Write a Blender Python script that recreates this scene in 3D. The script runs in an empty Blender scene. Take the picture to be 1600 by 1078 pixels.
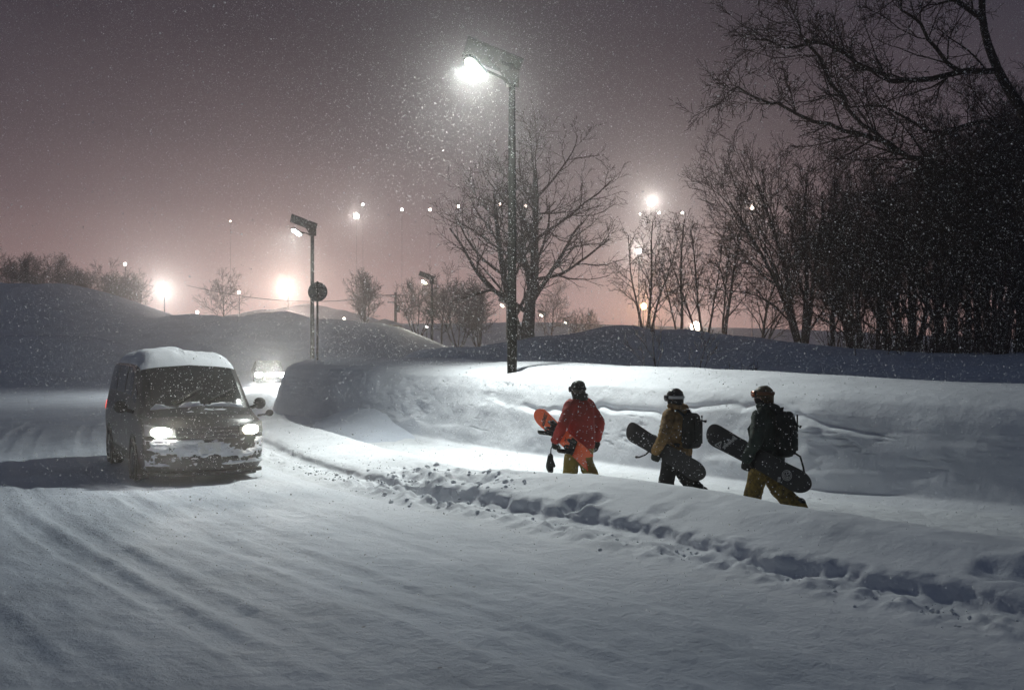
import bpy, math, random
import numpy as np
from mathutils import Vector, Matrix, noise as mnoise

scene = bpy.context.scene
COL = scene.collection
R = math.radians

# ------------------------------------------------------------------ camera
CAM_H = 2.1
cam_data = bpy.data.cameras.new("camera")
cam_data.sensor_width = 36.0
cam_data.lens = 35.0
cam_data.clip_start = 0.1
cam_data.clip_end = 3000.0
cam = bpy.data.objects.new("camera", cam_data)
cam.location = (0, 0, CAM_H)
cam.rotation_euler = (R(90.22), 0, 0)
COL.objects.link(cam)
scene.camera = cam

# ------------------------------------------------------------------ sky (night, snow cloud lit from below by the town)
world = bpy.data.worlds.new("World")
scene.world = world
world.use_nodes = True
nt = world.node_tree
nt.nodes.clear()
N = nt.nodes.new
L = nt.links.new
w_out = N("ShaderNodeOutputWorld")
bg_twilight = N("ShaderNodeBackground")
sky = N("ShaderNodeTexSky")
sky.sky_type = 'NISHITA'
sky.sun_disc = False
sky.sun_elevation = R(-6.0)
sky.sun_rotation = R(200)
L(sky.outputs[0], bg_twilight.inputs[0])
bg_twilight.inputs[1].default_value = 0.10
tc = N("ShaderNodeTexCoord")
sep = N("ShaderNodeSeparateXYZ")
L(tc.outputs["Generated"], sep.inputs[0])
ramp = N("ShaderNodeValToRGB")
el = ramp.color_ramp.elements
el[0].position = 0.0
el[0].color = (0.62, 0.365, 0.315, 1)
el[1].position = 1.0
el[1].color = (0.024, 0.033, 0.058, 1)
for p, c in ((0.045, (0.58, 0.372, 0.350, 1)), (0.09, (0.32, 0.212, 0.210, 1)), (0.14, (0.150, 0.104, 0.114, 1)), (0.20, (0.085, 0.063, 0.073, 1)),
             (0.30, (0.046, 0.035, 0.045, 1)), (0.55, (0.028, 0.030, 0.047, 1))):
    e = el.new(p)
    e.color = c
L(sep.outputs[2], ramp.inputs[0])
# the town lies ahead: the cloud is brighter over it than over the dark woods and behind the camera
dotn = N("ShaderNodeVectorMath")
dotn.operation = 'DOT_PRODUCT'
L(tc.outputs["Generated"], dotn.inputs[0])
dotn.inputs[1].default_value = Vector((-0.06, 0.99, 0.09)).normalized()
mr = N("ShaderNodeMapRange")
mr.inputs[1].default_value = 0.60
mr.inputs[2].default_value = 1.0
mr.inputs[3].default_value = 0.0
mr.inputs[4].default_value = 1.0
mr.interpolation_type = 'SMOOTHSTEP'
L(dotn.outputs["Value"], mr.inputs[0])
cl = N("ShaderNodeTexNoise")
cl.inputs["Scale"].default_value = 3.2
cl.inputs["Detail"].default_value = 3.0
L(tc.outputs["Generated"], cl.inputs["Vector"])
mr2 = N("ShaderNodeMapRange")
mr2.inputs[1].default_value = 0.3
mr2.inputs[2].default_value = 0.7
mr2.inputs[3].default_value = 0.86
mr2.inputs[4].default_value = 1.12
L(cl.outputs[0], mr2.inputs[0])
mul = N("ShaderNodeMath")
mul.operation = 'MULTIPLY'
mul.inputs[0].default_value = 1.0
L(mr2.outputs[0], mul.inputs[1])
bg_glow = N("ShaderNodeBackground")
mixs = N("ShaderNodeMix")
mixs.data_type = 'RGBA'
L(mr.outputs[0], mixs.inputs[0])
mixs.inputs[6].default_value = (0.032, 0.041, 0.063, 1)
L(ramp.outputs[0], mixs.inputs[7])
L(mixs.outputs[2], bg_glow.inputs[0])
L(mul.outputs[0], bg_glow.inputs[1])
addw = N("ShaderNodeAddShader")
L(bg_twilight.outputs[0], addw.inputs[0])
L(bg_glow.outputs[0], addw.inputs[1])
L(addw.outputs[0], w_out.inputs[0])

# ------------------------------------------------------------------ exposure, render settings
scene.view_settings.view_transform = 'Standard'
scene.view_settings.look = 'None'
scene.view_settings.gamma = 1.0
scene.view_settings.exposure = 0.0
scene.view_settings.use_curve_mapping = False
cy = scene.cycles
cy.use_denoising = True
cy.max_bounces = 5
cy.diffuse_bounces = 3
cy.glossy_bounces = 2
cy.transmission_bounces = 4
cy.transparent_max_bounces = 6
cy.volume_bounces = 1
cy.sample_clamp_indirect = 4.0
cy.sample_clamp_direct = 0.0
cy.use_adaptive_sampling = True
cy.adaptive_threshold = 0.02
try:
    cy.use_light_tree = True
except Exception:
    pass

# lamp strengths, in one place
P_STREET = 640.0
P_STREET_FAR = 150.0
P_HEADLIGHT = 210.0
P_FLOOD = 5000.0
HAZE_DENSITY = 0.0021
N_FLAKES = 380000

rng = np.random.default_rng(7)
pyr = random.Random(11)

# ------------------------------------------------------------------ helpers
def hash2(ix, iy, seed):
    h = (ix.astype(np.int64) * 374761393 + iy.astype(np.int64) * 668265263 + seed * 1442695041) & 0xFFFFFFFF
    h = ((h ^ (h >> 13)) * 1274126177) & 0xFFFFFFFF
    h = h ^ (h >> 16)
    return (h & 0xFFFF) / 65535.0

def vnoise(x, y, seed=0):
    x = np.asarray(x, float); y = np.asarray(y, float)
    x, y = np.broadcast_arrays(x, y)
    ix = np.floor(x); iy = np.floor(y)
    fx = x - ix; fy = y - iy
    ux = fx * fx * fx * (fx * (fx * 6 - 15) + 10); uy = fy * fy * fy * (fy * (fy * 6 - 15) + 10)
    a = hash2(ix, iy, seed); b = hash2(ix + 1, iy, seed)
    c = hash2(ix, iy + 1, seed); d = hash2(ix + 1, iy + 1, seed)
    return ((a * (1 - ux) + b * ux) * (1 - uy) + (c * (1 - ux) + d * ux) * uy) * 2 - 1

def fbm(x, y, octaves=4, seed=0, gain=0.5, lac=2.03):
    r = 0; amp = 1.0; f = 1.0
    for i in range(octaves):
        r = r + amp * vnoise(np.asarray(x) * f + 17.3 * i, np.asarray(y) * f - 9.1 * i, seed + i)
        amp *= gain; f *= lac
    return r

def sstep(a, b, x):
    t = np.clip((np.asarray(x, float) - a) / (b - a), 0, 1)
    return t * t * (3 - 2 * t)

def tag(o, label=None, cat=None, group=None, kind=None):
    if label: o["label"] = label
    if cat: o["category"] = cat
    if group: o["group"] = group
    if kind: o["kind"] = kind
    return o

def empty(name, loc=(0, 0, 0), rz=0.0):
    o = bpy.data.objects.new(name, None)
    o.empty_display_size = 0.2
    o.location = loc
    o.rotation_euler = (0, 0, rz)
    COL.objects.link(o)
    return o

def link_mesh(name, me, material=None, parent=None, smooth=True):
    o = bpy.data.objects.new(name, me)
    COL.objects.link(o)
    if material is not None:
        for m in (material if isinstance(material, (list, tuple)) else [material]):
            me.materials.append(m)
    if parent is not None:
        o.parent = parent
    if smooth and len(me.polygons):
        me.polygons.foreach_set("use_smooth", np.ones(len(me.polygons), dtype=bool))
    return o

def grid_mesh(name, P, uv=None, material=None, parent=None, closed_u=False, flip=False):
    """P: (nu, nv, 3) array -> quad grid mesh"""
    nu, nv = P.shape[:2]
    idx = np.arange(nu * nv).reshape(nu, nv)
    if closed_u:
        idx = np.vstack([idx, idx[:1]])
    a = idx[:-1, :-1].ravel(); b = idx[1:, :-1].ravel(); c = idx[1:, 1:].ravel(); d = idx[:-1, 1:].ravel()
    q = np.stack([a, d, c, b] if flip else [a, b, c, d], 1)
    me = bpy.data.meshes.new(name)
    me.vertices.add(nu * nv)
    me.vertices.foreach_set("co", P.reshape(-1).astype(np.float32))
    nq = len(q)
    me.loops.add(nq * 4)
    me.loops.foreach_set("vertex_index", q.ravel().astype(np.int32))
    me.polygons.add(nq)
    me.polygons.foreach_set("loop_start", np.arange(0, nq * 4, 4, dtype=np.int32))
    me.update(calc_edges=True)
    if uv is not None:
        l = me.uv_layers.new(name="UVMap")
        l.data.foreach_set("uv", uv.reshape(-1, 2)[q.ravel()].ravel().astype(np.float32))
    me.validate()
    return link_mesh(name, me, material, parent)

class MB:
    """collects geometry for one mesh"""
    def __init__(self):
        self.v = []; self.f = []
    def add(self, verts, faces):
        o = len(self.v)
        self.v.extend([tuple(p) for p in verts])
        self.f.extend([tuple(i + o for i in f) for f in faces])
    def box(self, c, size, rot=None, taper=None):
        sx, sy, sz = [s / 2 for s in size]
        vs = []
        for z in (-1, 1):
            k = 1.0 if (taper is None or z < 0) else taper
            for y in (-1, 1):
                for x in (-1, 1):
                    p = Vector((x * sx * k, y * sy * k, z * sz))
                    if rot is not None: p = rot @ p
                    vs.append(p + Vector(c))
        self.add(vs, [(0, 2, 3, 1), (4, 5, 7, 6), (0, 1, 5, 4), (2, 6, 7, 3), (0, 4, 6, 2), (1, 3, 7, 5)])
    def loft(self, rings, caps=True, closed=True):
        n = len(rings[0]); o = len(self.v)
        for r in rings: self.v.extend([tuple(p) for p in r])
        for i in range(len(rings) - 1):
            for j in range(n if closed else n - 1):
                k = (j + 1) % n
                self.f.append((o + i * n + j, o + i * n + k, o + (i + 1) * n + k, o + (i + 1) * n + j))
        if caps:
            self.f.append(tuple(o + j for j in reversed(range(n))))
            self.f.append(tuple(o + (len(rings) - 1) * n + j for j in range(n)))
    def tube(self, pts, radii, n=8, squash=None):
        pts = [Vector(p) for p in pts]
        if not hasattr(radii, "__len__"): radii = [radii] * len(pts)
        rings = []
        prev = None
        for i, p in enumerate(pts):
            t = (pts[min(i + 1, len(pts) - 1)] - pts[max(i - 1, 0)])
            t = t.normalized() if t.length > 1e-9 else Vector((0, 0, 1))
            if prev is None:
                a = Vector((0, 0, 1)) if abs(t.z) < 0.9 else Vector((0, 1, 0))
                u = t.cross(a).normalized()
            else:
                u = (prev - t * prev.dot(t)).normalized()
            prev = u
            w = t.cross(u)
            rings.append([p + (u * math.cos(2 * math.pi * j / n) + w * math.sin(2 * math.pi * j / n)) * radii[i] for j in range(n)])
        self.loft(rings)
    def capsule(self, a, b, r0, r1, n=10):
        a = Vector(a); b = Vector(b); d = (b - a)
        t = d.normalized() if d.length > 1e-9 else Vector((0, 0, 1))
        pts = [a - t * r0 * 0.95, a - t * r0 * 0.6, a, b, b + t * r1 * 0.6, b + t * r1 * 0.95]
        self.tube(pts, [r0 * 0.3, r0 * 0.8, r0, r1, r1 * 0.8, r1 * 0.3], n)
    def limb(self, pts, radii, n=12):
        """smooth rounded limb through joints"""
        pts = [Vector(p) for p in pts]
        P, Rr = [], []
        for i in range(len(pts) - 1):
            p0 = pts[max(i - 1, 0)]; p1 = pts[i]; p2 = pts[i + 1]; p3 = pts[min(i + 2, len(pts) - 1)]
            for k in range(5):
                t = k / 5
                P.append(0.5 * ((2 * p1) + (p2 - p0) * t + (2 * p0 - 5 * p1 + 4 * p2 - p3) * t * t + (3 * p1 - p0 - 3 * p2 + p3) * t ** 3))
                Rr.append(radii[i] * (1 - t) + radii[i + 1] * t)
        P.append(pts[-1]); Rr.append(radii[-1])
        t0 = (P[0] - P[1]).normalized(); t1 = (P[-1] - P[-2]).normalized()
        P = [P[0] + t0 * Rr[0] * 0.75, P[0] + t0 * Rr[0] * 0.45] + P + [P[-1] + t1 * Rr[-1] * 0.45, P[-1] + t1 * Rr[-1] * 0.75]
        Rr = [Rr[0] * 0.4, Rr[0] * 0.82] + Rr + [Rr[-1] * 0.82, Rr[-1] * 0.4]
        self.tube(P, Rr, n)
    def ellipsoid(self, c, r, rot=None, nu=14, nv=9):
        c = Vector(c); rings = []
        for i in range(1, nv):
            th = math.pi * i / nv
            ring = []
            for j in range(nu):
                ph = 2 * math.pi * j / nu
                p = Vector((r[0] * math.sin(th) * math.cos(ph), r[1] * math.sin(th) * math.sin(ph), -r[2] * math.cos(th)))
                if rot is not None: p = rot @ p
                ring.append(c + p)
            rings.append(ring)
        self.loft(rings)
    def prism(self, outline, axis_fn, t0, t1):
        """outline: 2D polygon; axis_fn(u, v, w) -> 3D"""
        n = len(outline)
        a = [axis_fn(u, v, t0) for u, v in outline]; b = [axis_fn(u, v, t1) for u, v in outline]
        self.add(a + b, [tuple(reversed(range(n))), tuple(range(n, 2 * n))] + [(i, (i + 1) % n, n + (i + 1) % n, n + i) for i in range(n)])
    def mesh(self, name):
        me = bpy.data.meshes.new(name)
        me.from_pydata(self.v, [], self.f)
        me.update()
        return me
    def build(self, name, material=None, parent=None, smooth=False, bevel=0.0):
        o = link_mesh(name, self.mesh(name), material, parent, smooth)
        if bevel:
            b = o.modifiers.new("bevel", 'BEVEL'); b.width = bevel; b.segments = 2; b.limit_method = 'ANGLE'
        return o
    def build_soft(self, name, material, parent=None, voxel=0.014, smooth_it=4, wrinkle=0.0, wscale=9.0, seed=0, stretch=(1, 1, 1)):
        """fuse overlapping pieces into one continuous skin"""
        o = link_mesh(name, self.mesh(name), None, None)
        m = o.modifiers.new("fuse", 'REMESH'); m.mode = 'VOXEL'; m.voxel_size = voxel; m.use_smooth_shade = True
        s = o.modifiers.new("smooth", 'SMOOTH'); s.factor = 0.5; s.iterations = smooth_it
        dg = bpy.context.evaluated_depsgraph_get()
        dg.update()
        me = bpy.data.meshes.new_from_object(o.evaluated_get(dg))
        old = o.data
        bpy.data.objects.remove(o)
        bpy.data.meshes.remove(old)
        me.name = name
        if wrinkle:
            nv = len(me.vertices)
            co = np.empty(nv * 3, np.float32); me.vertices.foreach_get("co", co); co = co.reshape(-1, 3)
            no = np.array([v.normal[:] for v in me.vertices], np.float32)
            dsp = np.empty(nv, np.float32)
            for i in range(nv):
                p = Vector((co[i, 0] * wscale * stretch[0] + seed * 7.7, co[i, 1] * wscale * stretch[1], co[i, 2] * wscale * stretch[2]))
                a = mnoise.noise(p); b = mnoise.noise(p * 2.3)
                dsp[i] = (0.5 - abs(a)) * 1.2 + b * 0.5
            co = co + no * (dsp * wrinkle)[:, None]
            me.vertices.foreach_set("co", co.ravel().astype(np.float32))
            me.update()
        me.materials.clear()
        return link_mesh(name, me, material, parent)

def copy_tree(o, parent=None):
    c = o.copy(); COL.objects.link(c)
    if parent is not None: c.parent = parent
    for ch in list(o.children): copy_tree(ch, c)
    return c

# ------------------------------------------------------------------ materials
def new_mat(name):
    m = bpy.data.materials.new(name); m.use_nodes = True
    t = m.node_tree
    return m, t, t.nodes["Principled BSDF"]

def mat(name, col, rough=0.6, metal=0.0, var=0.15, vscale=8.0, bump=0.0, bscale=40.0, spec=0.4, coat=0.0, snow=0.0, snow_scale=14.0, stretch=None):
    m, t, b = new_mat(name)
    n = t.nodes.new; l = t.links.new
    co = n("ShaderNodeTexCoord")
    vec = co.outputs["Object"]
    if stretch:
        mp = n("ShaderNodeMapping"); mp.inputs["Scale"].default_value = stretch
        l(vec, mp.inputs[0]); vec = mp.outputs[0]
    tx = n("ShaderNodeTexNoise"); tx.inputs["Scale"].default_value = vscale; tx.inputs["Detail"].default_value = 5
    l(vec, tx.inputs["Vector"])
    cr = n("ShaderNodeValToRGB")
    cr.color_ramp.elements[0].position = 0.3; cr.color_ramp.elements[1].position = 0.72
    cr.color_ramp.elements[0].color = (*[c * (1 - var) for c in col], 1)
    cr.color_ramp.elements[1].color = (*[min(1, c * (1 + var)) for c in col], 1)
    l(tx.outputs[0], cr.inputs[0])
    colour = cr.outputs[0]
    if snow > 0:      # powder snow stuck on the surface
        s1 = n("ShaderNodeTexNoise"); s1.inputs["Scale"].default_value = snow_scale; s1.inputs["Detail"].default_value = 8; s1.inputs["Roughness"].default_value = 0.75
        l(vec, s1.inputs["Vector"])
        mrn = n("ShaderNodeMapRange"); mrn.inputs[1].default_value = 0.64 - 0.18 * snow; mrn.inputs[2].default_value = 0.72 - 0.1 * snow
        mrn.inputs[3].default_value = 0.0; mrn.inputs[4].default_value = 0.95
        l(s1.outputs[0], mrn.inputs[0])
        mx = n("ShaderNodeMix"); mx.data_type = 'RGBA'
        l(mrn.outputs[0], mx.inputs[0]); l(colour, mx.inputs[6]); mx.inputs[7].default_value = (0.78, 0.8, 0.84, 1)
        colour = mx.outputs[2]
        rm = n("ShaderNodeMapRange"); rm.inputs[3].default_value = rough; rm.inputs[4].default_value = 0.8
        l(mrn.outputs[0], rm.inputs[0]); l(rm.outputs[0], b.inputs["Roughness"])
    else:
        b.inputs["Roughness"].default_value = rough
    l(colour, b.inputs["Base Color"])
    b.inputs["Metallic"].default_value = metal
    b.inputs["Specular IOR Level"].default_value = spec
    if coat: b.inputs["Coat Weight"].default_value = coat; b.inputs["Coat Roughness"].default_value = 0.08
    if bump:
        bt = n("ShaderNodeTexNoise"); bt.inputs["Scale"].default_value = bscale; bt.inputs["Detail"].default_value = 4
        l(vec, bt.inputs["Vector"])
        bn = n("ShaderNodeBump"); bn.inputs["Strength"].default_value = bump; bn.inputs["Distance"].default_value = 0.01
        l(bt.outputs[0], bn.inputs["Height"]); l(bn.outputs[0], b.inputs["Normal"])
    return m

def emit(name, col, strength):
    m, t, b = new_mat(name)
    b.inputs["Base Color"].default_value = (0.8, 0.8, 0.8, 1)
    b.inputs["Emission Color"].default_value = (*col, 1)
    b.inputs["Emission Strength"].default_value = strength
    return m

def snow_mat(name, col=(0.80, 0.82, 0.86), grain=0.35, ruts=0.0, lump=0.25):
    """snow; u of the UV map runs along the road, v across it, both in metres"""
    m, t, b = new_mat(name)
    n = t.nodes.new; l = t.links.new
    uvn = n("ShaderNodeUVMap")
    co = n("ShaderNodeTexCoord")
    b.inputs["Roughness"].default_value = 0.75
    b.inputs["Specular IOR Level"].default_value = 0.25
    tx = n("ShaderNodeTexNoise"); tx.inputs["Scale"].default_value = 0.9; tx.inputs["Detail"].default_value = 5
    l(co.outputs["Object"], tx.inputs["Vector"])
    cr = n("ShaderNodeValToRGB")
    cr.color_ramp.elements[0].color = (*[c * 0.88 for c in col], 1); cr.color_ramp.elements[1].color = (*col, 1)
    cr.color_ramp.elements[0].position = 0.35; cr.color_ramp.elements[1].position = 0.6
    l(tx.outputs[0], cr.inputs[0])
    colour = cr.outputs[0]
    # granular relief
    g1 = n("ShaderNodeTexNoise"); g1.inputs["Scale"].default_value = 19.0; g1.inputs["Detail"].default_value = 6; g1.inputs["Roughness"].default_value = 0.7
    l(co.outputs["Object"], g1.inputs["Vector"])
    g2 = n("ShaderNodeTexNoise"); g2.inputs["Scale"].default_value = 5.0; g2.inputs["Detail"].default_value = 4
    l(co.outputs["Object"], g2.inputs["Vector"])
    bn = n("ShaderNodeBump"); bn.inputs["Strength"].default_value = grain; bn.inputs["Distance"].default_value = 0.02
    l(g1.outputs[0], bn.inputs["Height"])
    bn2 = n("ShaderNodeBump"); bn2.inputs["Strength"].default_value = lump; bn2.inputs["Distance"].default_value = 0.08
    l(g2.outputs[0], bn2.inputs["Height"]); l(bn.outputs[0], bn2.inputs["Normal"])
    last = bn2.outputs[0]
    if ruts:
        mp = n("ShaderNodeMapping"); mp.inputs["Scale"].default_value = (1.7, 7.0, 1.0)
        l(uvn.outputs[0], mp.inputs[0])
        r1 = n("ShaderNodeTexNoise"); r1.inputs["Scale"].default_value = 1.0; r1.inputs["Detail"].default_value = 7; r1.inputs["Roughness"].default_value = 0.62; r1.inputs["Distortion"].default_value = 0.3
        l(mp.outputs[0], r1.inputs["Vector"])
        bn3 = n("ShaderNodeBump"); bn3.inputs["Strength"].default_value = ruts; bn3.inputs["Distance"].default_value = 0.06
        l(r1.outputs[0], bn3.inputs["Height"]); l(last, bn3.inputs["Normal"])
        last = bn3.outputs[0]
        # scattered grit
        vo = n("ShaderNodeTexVoronoi"); vo.inputs["Scale"].default_value = 2.6
        l(co.outputs["Object"], vo.inputs["Vector"])
        gr = n("ShaderNodeMapRange"); gr.inputs[1].default_value = 0.035; gr.inputs[2].default_value = 0.05
        gr.inputs[3].default_value = 0.75; gr.inputs[4].default_value = 0.0
        l(vo.outputs["Distance"], gr.inputs[0])
        mx = n("ShaderNodeMix"); mx.data_type = 'RGBA'
        l(gr.outputs[0], mx.inputs[0]); l(colour, mx.inputs[6]); mx.inputs[7].default_value = (0.16, 0.15, 0.15, 1)
        colour = mx.outputs[2]
        # loose fresh snow lies along the edge, the driven part is packed and dirtier
        sp_ = n("ShaderNodeSeparateXYZ"); l(uvn.outputs[0], sp_.inputs[0])
        wob = n("ShaderNodeMath"); wob.operation = 'MULTIPLY_ADD'; l(tx.outputs[0], wob.inputs[0]); wob.inputs[1].default_value = 2.4; l(sp_.outputs[1], wob.inputs[2])
        em = n("ShaderNodeMapRange"); em.inputs[1].default_value = -1.3; em.inputs[2].default_value = 0.9; l(wob.outputs[0], em.inputs[0])
        mx2 = n("ShaderNodeMix"); mx2.data_type = 'RGBA'
        l(em.outputs[0], mx2.inputs[0]); l(colour, mx2.inputs[6]); mx2.inputs[7].default_value = (0.78, 0.80, 0.845, 1)
        colour = mx2.outputs[2]
    l(colour, b.inputs["Base Color"])
    l(last, b.inputs["Normal"])
    return m

M = {}
M["snow"] = snow_mat("snow", grain=0.3, lump=0.3)
M["snow_road"] = snow_mat("packed_snow", col=(0.63, 0.68, 0.755), grain=0.85, ruts=0.3, lump=0.3)
M["snow_path"] = snow_mat("trodden_snow", col=(0.76, 0.78, 0.81), grain=0.5, lump=0.5)
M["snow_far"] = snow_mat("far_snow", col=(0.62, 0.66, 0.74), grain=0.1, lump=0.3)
M["snow_cap"] = snow_mat("cap_snow", col=(0.8, 0.82, 0.86), grain=0.3, lump=0.2)
M["bark"] = mat("bark", (0.042, 0.029, 0.022), 0.9, var=0.35, vscale=6, bump=0.6, bscale=30, stretch=(1, 1, 0.25))
M["bark_pale"] = mat("birch_bark", (0.075, 0.06, 0.052), 0.9, var=0.35, vscale=5, bump=0.4, bscale=25)
M["pole"] = mat("dark_steel", (0.006, 0.006, 0.005), 0.95, metal=0.0, var=0.3, vscale=20, bump=0.3, bscale=60, spec=0.1, snow=0.03, snow_scale=30)
M["panel"] = mat("solar_panel_back", (0.03, 0.034, 0.028), 0.6, var=0.3, vscale=12, snow=0.1, snow_scale=20)
M["panel_frame"] = mat("panel_frame", (0.03, 0.033, 0.033), 0.45, metal=0.5, var=0.2)
M["cell"] = mat("solar_cell", (0.02, 0.03, 0.06), 0.2, var=0.3)
M["lamp_glass"] = emit("lamp_glass", (0.93, 1.0, 0.94), 45.0)
M["lamp_glass_warm"] = emit("warm_lamp_glass", (1.0, 0.93, 0.68), 40.0)
M["sign"] = mat("sign_back", (0.07, 0.075, 0.07), 0.5, metal=0.4, var=0.25, vscale=10, snow=0.3, snow_scale=22)
# ------------------------------------------------------------------ the road edge, a curve everything beside the road follows
EDGE = np.array([(17.4, -10.0), (11.2, -2.0), (7.5, 2.7), (3.85, 7.43), (2.4, 9.3), (0.74, 11.4), (-0.86, 13.35), (-2.4, 15.4),
                 (-3.95, 18.0), (-5.6, 21.5), (-7.6, 26.0), (-9.4, 31.0), (-11.0, 37.0), (-12.3, 45.0), (-13.0, 55.0), (-13.4, 70.0), (-13.0, 95.0)])
def catmull(P, n=24):
    out = []
    for i in range(len(P) - 1):
        p0 = P[max(i - 1, 0)]; p1 = P[i]; p2 = P[i + 1]; p3 = P[min(i + 2, len(P) - 1)]
        t = np.linspace(0, 1, n, endpoint=False)[:, None]
        out.append(0.5 * (2 * p1 + (p2 - p0) * t + (2 * p0 - 5 * p1 + 4 * p2 - p3) * t ** 2 + (3 * p1 - p0 - 3 * p2 + p3) * t ** 3))
    out.append(P[-1:])
    return np.vstack(out)
_c = catmull(EDGE)
_k = np.ones(31) / 31
_cp = np.vstack([np.repeat(_c[:1], 15, 0), _c, np.repeat(_c[-1:], 15, 0)])
_c = np.stack([np.convolve(_cp[:, i], _k, 'valid') for i in (0, 1)], 1)
_s = np.concatenate([[0], np.cumsum(np.hypot(*np.diff(_c, axis=0).T))])
S_MAX = _s[-1]
def edge(s):
    s = np.asarray(s, float)
    x = np.interp(s, _s, _c[:, 0]); y = np.interp(s, _s, _c[:, 1])
    h = 0.6
    tx = np.interp(s + h, _s, _c[:, 0]) - np.interp(s - h, _s, _c[:, 0])
    ty = np.interp(s + h, _s, _c[:, 1]) - np.interp(s - h, _s, _c[:, 1])
    l = np.hypot(tx, ty); tx /= l; ty /= l
    return x, y, ty, -tx            # point, normal pointing away from the road
def sd_of(px, py):
    """nearest (s, d) of a ground point"""
    ss = np.linspace(0, S_MAX, 3000)
    x, y, nx, ny = edge(ss)
    i = np.argmin(np.hypot(px - x, py - y))
    return ss[i], (px - x[i]) * nx[i] + (py - y[i]) * ny[i]
def at_sd(s, d):
    x, y, nx, ny = edge(s)
    return float(x + nx * d), float(y + ny * d)

# wall foot: points read along its base, turned into (s, d)
WALL = [(10.6, 10.9), (8.7, 11.6), (6.65, 12.95), (4.3, 14.8), (1.5, 18.2), (-0.67, 20.9), (-2.3, 23.8), (-4.2, 27.0), (-5.7, 29.2), (-7.25, 30.6)]
_ws = sorted(sd_of(*p) for p in WALL)
_wss = np.array([w[0] for w in _ws]); _wsd = np.array([w[1] for w in _ws])
def wall_d(s): return np.interp(s, _wss, _wsd)
S_END = _wss[-1] + 0.3
def wall_h(s):
    return np.interp(s, [_wss[0] - 6, _wss[0], _wss[3], _wss[5], _wss[-1]], [1.40, 1.46, 1.62, 1.76, 1.84])

def strip(name, svals, D, Z, material, kind=True, extra=None):
    """D, Z: (ns, nt)"""
    x, y, nx, ny = edge(svals)
    P = np.stack([x[:, None] + nx[:, None] * D, y[:, None] + ny[:, None] * D, Z], -1)
    if extra is not None: P = extra(P)
    uv = np.stack([np.broadcast_to(svals[:, None], D.shape), D], -1)
    o = grid_mesh(name, P, uv, material, flip=True)
    o["kind"] = "structure"
    return o

# --- road
sv = np.concatenate([np.arange(3, 33, 0.05), np.arange(34, 46, 0.12), np.arange(46, S_MAX - 1, 0.5)])
dv = np.concatenate([np.arange(-42, -14, 0.6), np.arange(-14, -11, 0.1), np.arange(-11, -0.2, 0.05)])
SS, DD = np.meshgrid(sv, dv, indexing='ij')
rx, ry, rnx, rny = edge(sv)
fade = sstep(-0.35, -1.2, DD)
rut = 0.0
for c, wdt, dep in ((-1.9, 0.10, 0.006), (-3.0, 0.11, 0.010), (-3.45, 0.12, 0.013), (-4.6, 0.11, 0.012), (-5.05, 0.12, 0.016), (-6.3, 0.11, 0.011), (-6.75, 0.13, 0.014), (-7.9, 0.11, 0.013), (-8.3, 0.12, 0.010), (-9.6, 0.12, 0.012)):
    cc = c + 0.35 * vnoise(SS * 0.07, c * 0.31, 3)
    q_ = np.abs(DD - cc); pres = np.clip(0.75 + 0.6 * vnoise(SS * 0.22, c, 8), 0.1, 1)
    rut = rut - pres * dep * np.exp(-(q_ / wdt) ** 6) * (1 + 0.35 * vnoise(SS * 9, DD * 16, 9)) + pres * dep * 0.7 * np.exp(-((q_ - wdt - 0.055) / 0.05) ** 2) * (0.6 + 0.8 * np.clip(fbm(SS * 4, DD * 9, 2, 10), -0.5, 1))
ZR = 1.5 * rut + 0.010 * np.clip(vnoise(SS * 5.5, DD * 7, 6), 0, 1) * np.clip(fbm(SS * 0.5, DD * 1.5, 2, 7) + 0.2, 0, 1) + 0.018 * fbm(SS * 0.35, DD * 2.2, 4, 21) + 0.007 * fbm(SS * 2.2, DD * 6.0, 3, 5) + 0.05 * fbm(SS * 0.12, DD * 0.14, 2, 33)
near = sstep(26, 20, SS)
ZR += near * (0.0055 * fbm(SS * 6.5, DD * 8.5, 3, 121) + 0.006 * np.clip(vnoise(SS * 11, DD * 12, 122) - 0.25, 0, 1) * sstep(-0.2, 0.5, fbm(SS * 0.4, DD * 0.9, 2, 123)))
ZR = ZR * fade
road = strip("road", sv, DD, ZR, M["snow_road"])

# --- berm along the road
sb = np.concatenate([np.arange(4, 30, 0.045), np.arange(30, S_END + 16, 0.12)])
prof = np.array([(-0.75, -0.03), (-0.5, 0.005), (-0.28, 0.05), (-0.1, 0.045), (0.06, 0.03), (0.14, 0.06), (0.19, 0.17), (0.28, 0.225), (0.55, 0.275),
                 (0.9, 0.345), (1.2, 0.385), (1.45, 0.37), (1.65, 0.28), (1.85, 0.09), (2.05, -0.02), (2.3, -0.12)])
tt = np.concatenate([[0], np.cumsum(np.hypot(*np.diff(prof, axis=0).T))])
tu = np.linspace(0, tt[-1], 120)
pd = np.interp(tu, tt, prof[:, 0]); pz = np.interp(tu, tt, prof[:, 1])
kern = np.exp(-np.linspace(-2, 2, 5) ** 2); kern /= kern.sum()
pd = np.convolve(np.pad(pd, 2, 'edge'), kern, 'valid'); pz = np.convolve(np.pad(pz, 2, 'edge'), kern, 'valid')
S2, T2 = np.meshgrid(sb, tu, indexing='ij')
D2 = np.broadcast_to(pd, S2.shape).copy(); Z2 = np.broadcast_to(pz, S2.shape).copy()
s_mess, _ = sd_of(-1.3, 14.4)
s_cut, _ = sd_of(0.0, 12.4)
mess = np.exp(-((S2 - s_mess) / 1.5) ** 2)                      # trampled gap where people climb over
left_soft = sstep(s_mess - 1.0, s_mess + 3.0, S2)               # beyond it the edge is rounded by the plough
face = np.exp(-((D2 - 0.2) / 0.13) ** 2)
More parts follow.
